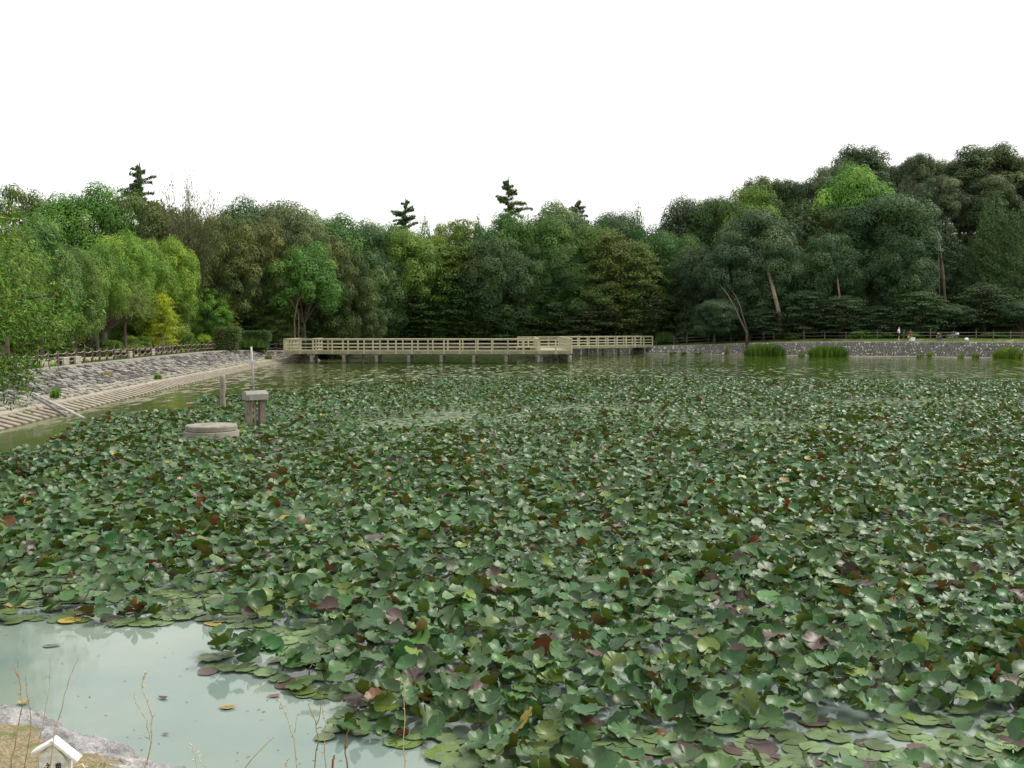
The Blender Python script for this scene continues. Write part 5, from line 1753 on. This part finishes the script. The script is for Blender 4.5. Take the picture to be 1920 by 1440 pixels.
# flowers
M_PETAL = surf_mat('petal', (.9, .9, .9), (1, 1, 1), 8, .6, True, 30, .05, .001)
def flower(px, py, dia, closed, pink, label, zc=.13, nm='water_lily_flower'):
    c = W(px, py, zc)
    o = thing(nm, label, 'flower', (c[0], c[1], zc - .03))
    m_ = MB()
    a = np.array((.80, .74, .70)); pk = np.array((.72, .22, .28))
    for ring, (cnt, tl) in enumerate(((9, 24), (9, 46), (7, 66))):
        tl = R(tl + (88 - tl) * closed)
        for k_ in range(cnt):
            th = 6.283 * k_ / cnt + ring * .35
            ln = dia * (.56 - .06 * ring); wd = ln * .36
            rows = []
            for s_ in (0, .35, .7, 1.0):
                w_ = wd * (.35, 1.0, .85, .05)[(0, .35, .7, 1.0).index(s_)] * .5
                bt = tl + .35 * s_ * (1 if closed > .5 else .4)
                rr = ln * s_ * math.cos(bt) + .006; zz = ln * s_ * math.sin(bt)
                ca, sa = math.cos(th), math.sin(th)
                for y_, lift in ((-w_, .25 * w_), (0, 0), (w_, .25 * w_)):
                    rows.append((rr * ca - y_ * sa, rr * sa + y_ * ca, zz + lift))
            q = []
            for i_ in range(3):
                for j_ in range(2):
                    q.append((i_ * 3 + j_, i_ * 3 + j_ + 1, (i_ + 1) * 3 + j_ + 1, (i_ + 1) * 3 + j_))
            f_ = pink * (1.15 - .25 * ring)
            m_.add(rows, q, (), tuple(a * (1 - min(f_, 1)) + pk * min(f_, 1)))
    m_.build('petals', M_PETAL, o, True)
    m_ = MB()
    m_.tube([(0, 0, 0), (0, 0, dia * .18)], [dia * .11, dia * .13], 10, (.75, .50, .05)); m_.build('stamens', M_PETAL, o, True)
    m_ = MB()
    m_.tube([(0, 0, -zc - .2), (.0, .0, 0)], .008, 6, (.16, .11, .06)); m_.build('stalk', M_FLAT, o)
flower(141, 1144, .10, .85, .75, 'pink closed lily bud above the purple pads at the open water', .12)
flower(116, 914, .20, .25, .12, 'white open lily flower among light leaves at the left', .12)
flower(88, 842, .24, .6, .05, 'pale yellowish lily bud at the far left edge of the bed', .16)
flower(475, 1066, .10, .9, .6, 'slender pink bud right of the little open pool', .16)
flower(1705, 1142, .13, .55, .35, 'pale pink half open lily flower in the right part of the bed', .16)
flower(1303, 1190, .10, .85, 1.0, 'deep pink lily bud in the middle of the nearer leaves', .15)
flower(728, 1116, .10, .9, .9, 'rosy lily bud left of the middle, standing above its leaves', .18)
flower(753, 1247, .085, .92, .25, 'pale cream lily bud near the open water', .17)
flower(1393, 1303, .10, .7, .15, 'whitish lily bud lying at the edge of the flat pads', .08)
flower(1040, 865, .20, .5, .15, 'small white lily flower just past the middle of the bed', .12)
flower(1172, 926, .20, .7, .85, 'pink lily bud right of the middle stalk', .15)
flower(354, 760, .34, .2, .85, 'pink open lily flower in the strip of leaves near the wooden stake', .15)
flower(905, 1082, .11, .9, .7, 'rosy lily bud among the leaves left of the picture middle', .17)

# ------------------------------------------------------------------ near bank: dry grass, stems, the white plant sign
g = np.random.default_rng(31)
q = np.stack([g.uniform(-6.5, 2.5, 16000), g.uniform(2.6, 8.5, 16000)], 1)
s_, bw_, _ = pond_sd(q[:, 0], q[:, 1])
q = q[(s_ - bw_ > .28)]
xyz = np.concatenate([q, (ground_h(q[:, 0], q[:, 1]) - .005)[:, None]], 1)
k = g.random(len(xyz)) < .8
tag(blades('dry_grass', xyz[k], .060, .006, g, bend=1.1, var=.55, col=(.33, .28, .17)), 'short dry trampled grass on the near bank', kind='stuff')

def stem(pts, Y, r, label, col=(1, 1, 1), branches=(), nod=True, seed=0, name='dry_stem'):
    rr = random.Random(seed)
    q_ = [A(px, py, Y) for px, py in pts]
    # down to the ground
    b0 = q_[0].copy(); b0[2] = gh(b0[0], b0[1]) - .03
    if b0[2] < q_[0][2] - .02: q_ = [b0] + q_
    loc = Vector(q_[0])
    m_ = MB()
    def run(q_, r0, r1):
        d = []
        for a_, b_ in zip(q_[:-1], q_[1:]):
            for t_ in np.linspace(0, 1, 4)[:-1]:
                d.append(Vector(a_ + (b_ - a_) * t_) - loc + Vector((rr.uniform(-.004, .004), rr.uniform(-.004, .004), 0)))
        d.append(Vector(q_[-1]) - loc)
        m_.tube(d, list(np.linspace(r0, r1, len(d))), 6, col)
        if nod:
            for p_ in d[3:]:
                if rr.random() < .75:
                    e = p_ + Vector((rr.uniform(-.018, .018), rr.uniform(-.01, .01), rr.uniform(.004, .016)))
                    m_.tube([p_, p_.lerp(e, .6), e], [.001, .0026, .0008], 5, tuple(np.array(col) * 1.25))
    r = r * .62
    run(q_, r, r * .4)
    for bpts in branches:
        run([A(px, py, Y) for px, py in bpts], r * .6, r * .3)
    o = m_.build(name, M_STEM, None); o.location = loc
    tag(o, label, 'stem', 'dry stems standing on the near bank')
stem([(20, 1440), (30, 1385), (42, 1320), (36, 1270), (26, 1252)], 4.6, .006, 'brownish dry stem with a forked tip at the left edge', (.8, .65, .5), [((40, 1300), (33, 1262), (33, 1236))], True, 1)
stem([(45, 1440), (58, 1370), (53, 1310), (48, 1268)], 4.7, .005, 'short brown stem right of the forked one', (.7, .58, .45), (), True, 2)
stem([(72, 1400), (82, 1345), (92, 1290), (94, 1234)], 4.9, .004, 'thin upright pale stem behind the white sign', (.9, .85, .7), [((92, 1265), (84, 1270), (77, 1273))], False, 3)
stem([(92, 1440), (104, 1370), (118, 1315), (128, 1275), (147, 1232)], 3.9, .0045, 'thin bowed pale stem crossing in front of the white sign', (1, .9, .75), (), False, 4)
stem([(268, 1450), (284, 1392), (286, 1345), (270, 1300), (266, 1276), (273, 1261)], 4.4, .006, 'tall twisted pale stem standing before the open water', (1, .95, .8), [((282, 1388), (274, 1350), (256, 1320), (252, 1300)), ((279, 1384), (262, 1378))], True, 5)
stem([(458, 1442), (482, 1412), (514, 1382)], 4.2, .006, 'straight slanting pale stick at the bottom of the open water', (1.1, 1.05, .9), (), False, 6)
stem([(372, 1446), (366, 1415), (358, 1398)], 4.4, .0035, 'short pale sprig left of the slanting stick', (1.1, 1.05, .9), (), True, 7)
stem([(556, 1446), (552, 1385), (540, 1350), (526, 1316)], 4.3, .005, 'thin stem with a hanging seed pod before the lily bed', (.95, .9, .75), [((553, 1375), (557, 1345)), ((526, 1316), (524, 1330))], True, 8)
stem([(588, 1446), (597, 1390), (592, 1355), (578, 1322)], 4.5, .006, 'greenish brown stem, left of a crossing pair', (.55, .55, .38), [((594, 1360), (603, 1322), (603, 1300))], True, 9)
stem([(612, 1446), (607, 1395), (610, 1360), (604, 1325)], 4.45, .005, 'pale brown stem, right of a crossing pair', (.8, .72, .55), (), True, 10)
stem([(760, 1446), (757, 1390), (758, 1330), (760, 1278)], 4.6, .0055, 'tall straight pale stem in front of the lily leaves', (1.15, 1.0, .85), [((759, 1285), (752, 1276), (745, 1274)), ((759, 1283), (765, 1274))], True, 11)
stem([(652, 1446), (648, 1412), (651, 1378), (653, 1366)], 4.5, .008, 'short green stalk carrying a brown seed head', (.42, .36, .2), [((649, 1405), (656, 1385)), ((648, 1405), (645, 1385))], False, 12)
stem([(622, 1446), (625, 1424), (628, 1416)], 4.4, .012, 'reddish brown bud at the bottom edge left of the seed head', (.55, .2, .12), (), False, 13)
stem([(539, 1446), (536, 1432), (540, 1424)], 4.4, .006, 'tiny pale sprig at the bottom edge under the hanging pod', (1, .9, .75), (), True, 14)
stem([(1040 / 3 + 40, 1446), (1110 / 3 + 3, 1420), (1075 / 3 + 2, 1398)], 4.5, .003, 'faint wispy sprig beside the short pale one', (1.1, 1.1, 1), (), True, 15)

# sign: a little white board with a gabled cap
YS = 4.1
pk = A(103, 1381, YS)
zg = gh(pk[0], YS)
sc = YS / F
sg = thing('plant_sign', 'small white wooden marker with a gabled cap and black brush characters on the near bank', 'sign', (pk[0], YS, zg), R(4))
hz = pk[2] - zg
bw = 27 * sc                                        # half width of the board
m_ = MB()
f_, bk = -.025, .025
eave = hz - 47 * sc
pr = [(-bw * .98, .0), (bw * 1.02, .0), (bw * 1.02, eave - .0), (0, hz - 9 * sc), (-bw * .98, hz - 30 * sc)]
vv = [(x, f_, z) for x, z in pr] + [(x, bk, z) for x, z in pr]
m_.add(vv, [(0, 1, 6, 5), (1, 2, 7, 6), (2, 3, 8, 7), (3, 4, 9, 8), (4, 0, 5, 9), (0, 1, 2, 4), (5, 9, 7, 6)], [(2, 3, 4), (7, 9, 8)], (.98, .98, .92))
m_.build('board', M_WHITE, sg)
for s_, ex, ez, nm in ((1, 46 * sc, hz - 44 * sc, 0), (-1, -37 * sc, hz - 26 * sc, 1)):
    m_ = MB(); m_.bar((-.004 * s_, -.012, hz - .004 - (.006 if nm else 0)), (ex, -.012, ez), .055, .016, (1.12, 1.1, 1.12), .003)
    m_.build('roof_board', M_WHITE, sg)
def strokes(pl, x0, z0, s, par):
    m_ = MB()
    for line, wdt in pl:
        for (xa, za), (xb, zb_) in zip(line[:-1], line[1:]):
            a_ = Vector((x0 + xa * s, f_ - .0035, z0 + za * s)); b_ = Vector((x0 + xb * s, f_ - .0035, z0 + zb_ * s))
            d = (b_ - a_).normalized() * wdt * s * .4
            m_.bar(a_ - d, b_ + d, .003, wdt * s, (1, 1, 1))
    return m_.build('character', M_INK, par)
# the characters: seedling (right column), and the lower sweep of the left one
strokes([(((-.42, .40), (.46, .46)), .11), (((-.16, .58), (-.20, .26)), .12), (((.17, .62), (.20, .30)), .12),
         (((-.36, .16), (-.30, -.52)), .14), (((-.36, .16), (.40, .20), (.34, -.50)), .13), (((-.30, -.16), (.36, -.13)), .10), (((.02, .16), (.03, -.48)), .10), (((-.30, -.52), (.34, -.50)), .13)],
        9.5 * sc, hz - 53 * sc, 10.5 * sc, sg)
strokes([(((-.05, .62), (.10, .42)), .14), (((-.26, .22), (.34, .26), (-.10, -.22)), .13), (((-.10, -.22), (.36, -.34)), .14), (((-.60, -.22), (-.48, -.34)), .22)],
        -10 * sc, hz - 53 * sc, 10.5 * sc, sg)

# ------------------------------------------------------------------ people on the far bank
def skin(name, joints, edges, rads, mat, col, sub=2):
    me = bpy.data.meshes.new(name)
    me.from_pydata([tuple(j) for j in joints], edges, [])
    o = bpy.data.objects.new(name, me); C.objects.link(o)
    m1 = o.modifiers.new('skin', 'SKIN'); m1.use_smooth_shade = True
    for v, r in zip(me.skin_vertices[0].data, rads): v.radius = (r, r) if not hasattr(r, '__len__') else r
    me.skin_vertices[0].data[0].use_root = True
    m2 = o.modifiers.new('sub', 'SUBSURF'); m2.levels = m2.render_levels = sub
    bpy.context.view_layer.update()
    ev = o.evaluated_get(bpy.context.evaluated_depsgraph_get())
    m = bpy.data.meshes.new_from_object(ev)
    m.name = name
    bpy.data.objects.remove(o)
    at_ = m.attributes.new('col', 'FLOAT_COLOR', 'POINT')
    at_.data.foreach_set('color', list((*col, 1)) * len(m.vertices))
    m.materials.clear(); m.materials.append(mat)
    m.polygons.foreach_set('use_smooth', [True] * len(m.polygons))
    return m

SKINC = (.42, .25, .17)
def person(label, loc, rz, J, shirt, shorts, hair, shoes, socks=None, hat=None, sleeve=1.0, scale=1.0, legs_long=False):
    """J: joint dictionary in metres; one continuous body, clothes and hair as children"""
    o = thing('person', label, 'person', loc, rz)
    o.scale = (scale,) * 3
    names = ['pelvis', 'waist', 'chest', 'neck', 'head', 'crown', 'lsh', 'lel', 'lwr', 'lhd', 'rsh', 'rel', 'rwr', 'rhd', 'lhip', 'lkn', 'lan', 'ltoe', 'rhip', 'rkn', 'ran', 'rtoe']
    ed_ = [('pelvis', 'waist'), ('waist', 'chest'), ('chest', 'neck'), ('neck', 'head'), ('head', 'crown'), ('chest', 'lsh'), ('lsh', 'lel'), ('lel', 'lwr'), ('lwr', 'lhd'), ('chest', 'rsh'), ('rsh', 'rel'), ('rel', 'rwr'), ('rwr', 'rhd'),
           ('pelvis', 'lhip'), ('lhip', 'lkn'), ('lkn', 'lan'), ('lan', 'ltoe'), ('pelvis', 'rhip'), ('rhip', 'rkn'), ('rkn', 'ran'), ('ran', 'rtoe')]
    rad = dict(pelvis=.13, waist=.12, chest=.135, neck=.055, head=.088, crown=.075, lsh=.06, lel=.045, lwr=.032, lhd=.038, lhip=.085, lkn=.058, lan=.040, ltoe=.038)
    for k_ in list(rad):
        if k_[0] == 'l': rad['r' + k_[1:]] = rad[k_]
    ix = {k_: i for i, k_ in enumerate(names)}
    b_ = link('body', skin('body', [J[k_] for k_ in names], [(ix[a], ix[c]) for a, c in ed_], [rad[k_] for k_ in names], M_FLAT, SKINC), o)
    def cloth(nm, chain, ed2, rr, col):
        link(nm, skin(nm, [J[k_] if isinstance(k_, str) else k_ for k_ in chain], ed2, rr, M_FLAT, col), o)
    lerp = lambda a, c, t: tuple(np.array(J[a]) * (1 - t) + np.array(J[c]) * t)
    cloth('shirt', ['waist', 'chest', lerp('chest', 'neck', .7), 'lsh', lerp('lsh', 'lel', sleeve * .6), 'rsh', lerp('rsh', 'rel', sleeve * .6), lerp('waist', 'pelvis', .9)],
          [(0, 1), (1, 2), (1, 3), (3, 4), (1, 5), (5, 6), (0, 7)], [.155, .165, .08, .085, .072, .085, .072, .165], shirt)
    t_ = 1.0 if legs_long else .75
    a, c = ('lan', 'ran') if legs_long else ('lkn', 'rkn')
    ch = ['pelvis', 'lhip', lerp('lhip', 'lkn', t_), 'rhip', lerp('rhip', 'rkn', t_)]
    e2, r2 = [(0, 1), (1, 2), (0, 3), (3, 4)], [.155, .115, .085, .115, .085]
    if legs_long:
        ch += [lerp('lkn', 'lan', .9), lerp('rkn', 'ran', .9)]; e2 += [(2, 5), (4, 6)]; r2 += [.06, .06]
    cloth('trousers', ch, e2, r2, shorts)
    hd, cw = np.array(J['head']), np.array(J['crown'])
    up = unit(cw - hd)
    cloth('hat' if hat else 'hair', [tuple(hd + up * .045 + np.array([0, .02, 0])), tuple(cw + up * .02)], [(0, 1)], [.104, .088], hat or hair)
    for s_ in 'lr':
        an, to = np.array(J[s_ + 'an']), np.array(J[s_ + 'toe'])
        cloth('shoe', [tuple(an + np.array([0, 0, -.04])), tuple(to)], [(0, 1)], [.052, .048], shoes)
        if socks: cloth('sock', [tuple(an), tuple(an * .45 + np.array(J[s_ + 'kn']) * .55)], [(0, 1)], [.05, .06], socks)
    return o
STAND = dict(pelvis=(0, 0, .94), waist=(0, 0, 1.12), chest=(0, .01, 1.33), neck=(0, 0, 1.50), head=(0, -.03, 1.62), crown=(0, -.02, 1.72), lsh=(.19, 0, 1.42), lel=(.25, .03, 1.13), lwr=(.24, -.06, .90), lhd=(.23, -.09, .81),
             rsh=(-.19, 0, 1.42), rel=(-.25, .03, 1.13), rwr=(-.24, -.06, .90), rhd=(-.23, -.09, .81), lhip=(.10, 0, .88), lkn=(.12, -.02, .48), lan=(.13, .02, .09), ltoe=(.15, -.14, .04), rhip=(-.10, 0, .88), rkn=(-.12, -.03, .48), ran=(-.15, .02, .09), rtoe=(-.17, -.14, .04))
SIT = dict(STAND)
SIT.update(pelvis=(0, 0, .52), waist=(0, .0, .70), chest=(0, -.03, .92), neck=(0, -.06, 1.09), head=(0, -.10, 1.20), crown=(0, -.10, 1.30), lsh=(.18, -.03, 1.0), rsh=(-.18, -.03, 1.0), lel=(.24, -.16, .76), rel=(-.24, -.16, .76), lwr=(.12, -.36, .74), rwr=(-.10, -.36, .76), lhd=(.08, -.42, .76), rhd=(-.05, -.42, .78),
           lhip=(.10, -.04, .50), rhip=(-.10, -.04, .50), lkn=(.13, -.44, .54), rkn=(-.02, -.45, .62), lan=(.13, -.46, .09), ltoe=(.14, -.62, .05), ran=(.22, -.74, .46), rtoe=(.27, -.88, .45))
BEND = dict(SIT)
BEND.update(pelvis=(0, .05, .50), waist=(0, -.04, .64), chest=(0, -.22, .80), neck=(0, -.36, .88), head=(0, -.46, .90), crown=(0, -.54, .93), lsh=(.18, -.26, .84), rsh=(-.18, -.26, .84), lel=(.24, -.40, .62), rel=(-.24, -.40, .62), lwr=(.12, -.55, .45), rwr=(-.12, -.55, .45), lhd=(.08, -.60, .40), rhd=(-.08, -.60, .40),
            lkn=(.16, -.36, .56), rkn=(-.16, -.36, .56), lan=(.15, -.22, .09), ltoe=(.16, -.38, .05), ran=(-.15, -.22, .09), rtoe=(-.16, -.38, .05))
def bankpt(px, Y):
    x = A(px, 640, Y)[0]
    return (x, Y, gh(x, Y) - .0)
yp = wallY(1685) + 1.9
person('person standing in a long white shirt, dark shorts and pale socks on the far bank', bankpt(1685, yp), R(70), STAND, (.86, .87, .92), (.02, .02, .025), (.015, .013, .012), (.6, .6, .62), (.62, .62, .66), None, 1.6, 1.02)
yp = wallY(1706) + 2.0
bx = bankpt(1709, yp)
person('person seated with crossed bare legs and a dark orange top on the far bank', (bx[0] - .1, bx[1], bx[2]), R(-62), SIT, (.10, .055, .04), (.30, .10, .05), (.02, .015, .013), (.7, .7, .7))
sb = thing('box_seat', 'low pale box that the person with crossed legs sits on', 'seat', bx, R(20))
m_ = MB(); m_.box((.06, 0, .20), (.62, .42, .40), 0, (.85, .86, .88), .02); m_.build('body', M_FLAT, sb)
m_ = MB(); m_.box((.06, 0, .42), (.66, .46, .05), 0, (.7, .72, .74), .015); m_.build('lid', M_FLAT, sb)
yp = wallY(1763) + 2.0
bx = bankpt(1763, yp)
person('person bent over in a pale yellow hat and dark blue trousers on the far bank', bx, R(-55), BEND, (.03, .03, .04), (.035, .055, .09), (.02, .015, .013), (.05, .05, .06), None, (.62, .55, .36), 1.0, 1.0, True)
st = thing('stool', 'small dark folding stool under the bent person', 'stool', bx, R(-55))
m_ = MB(); m_.box((0, .06, .37), (.36, .34, .05), 0, (.06, .07, .09), .01); m_.build('seat', M_FLAT, st)
for sx in (-.14, .14):
    for sy in (-.08, .20):
        m_ = MB(); m_.tube([(sx, sy, 0), (sx, sy, .36)], .014, 6, (.25, .25, .26)); m_.build('leg', M_METAL, st)
# bicycle
yp = wallY(1780) + 2.5
bk_ = thing('bicycle', 'bicycle leaning by the fence right of the bent person', 'bicycle', bankpt(1785, yp), R(8))
for cx_ in (-.42, .58):
    m_ = MB(); q_ = [(cx_ + .33 * math.cos(a), 0, .345 + .33 * math.sin(a)) for a in np.linspace(0, 6.283, 25)]
    m_.tube(q_, .018, 6, (.16, .16, .17), False); wo_ = m_.build('wheel', M_FLAT, bk_, True)
    m_ = MB()
    for a in np.linspace(0, 6.283, 13)[:-1]: m_.tube([(cx_, 0, .345), (cx_ + .32 * math.cos(a), 0, .345 + .32 * math.sin(a))], .004, 4, (1, 1, 1))
    m_.tube([(cx_, -.05, .345), (cx_, .05, .345)], .025, 8); m_.build('spokes', M_METAL, wo_)
m_ = MB()
for a_, b__ in (((-.42, 0, .345), (.05, 0, .32)), ((.05, 0, .32), (-.10, 0, .82)), ((-.42, 0, .345), (-.08, 0, .74)), ((.05, 0, .32), (.44, 0, .72)), ((.44, 0, .72), (-.06, 0, .70)), ((.58, 0, .345), (.40, 0, .95))): m_.tube([a_, b__], .018, 6, (.9, .92, .95))
m_.build('frame', M_METAL, bk_)
m_ = MB(); m_.box((-.11, 0, .85), (.26, .14, .05), 0, (.03, .03, .03), .015); m_.build('saddle', M_FLAT, bk_)
m_ = MB(); m_.tube([(.28, -.28, .98), (.40, -.18, 1.0), (.40, .18, 1.0), (.28, .28, .98)], .014, 6, (.5, .5, .5)); m_.build('handlebar', M_METAL, bk_)
m_ = MB(); m_.box((.66, 0, .78), (.30, .34, .24), 0, (.75, .77, .78), .03); m_.build('basket', M_FLAT, bk_)
yp = wallY(1812) + 2.2
bg_ = thing('bag', 'white bag with a dark strap standing on the grass near the fence', 'bag', bankpt(1812, yp), R(10))
bg_.scale = (.8, .8, .8)
m_ = MB(); q8 = lathe([(.0, .0), (.24, .0), (.30, .10), (.29, .30), (.20, .42), (.0, .44)], 14, (.85, .86, .88), .06, 2); q8.build('body', M_FLAT, bg_, True)
m_ = MB(); m_.tube([(.18, 0, .36), (.30, 0, .55), (.24, .03, .66), (.06, .05, .58), (.0, 0, .42)], .035, 6, (.03, .03, .035)); m_.build('strap', M_FLAT, bg_)
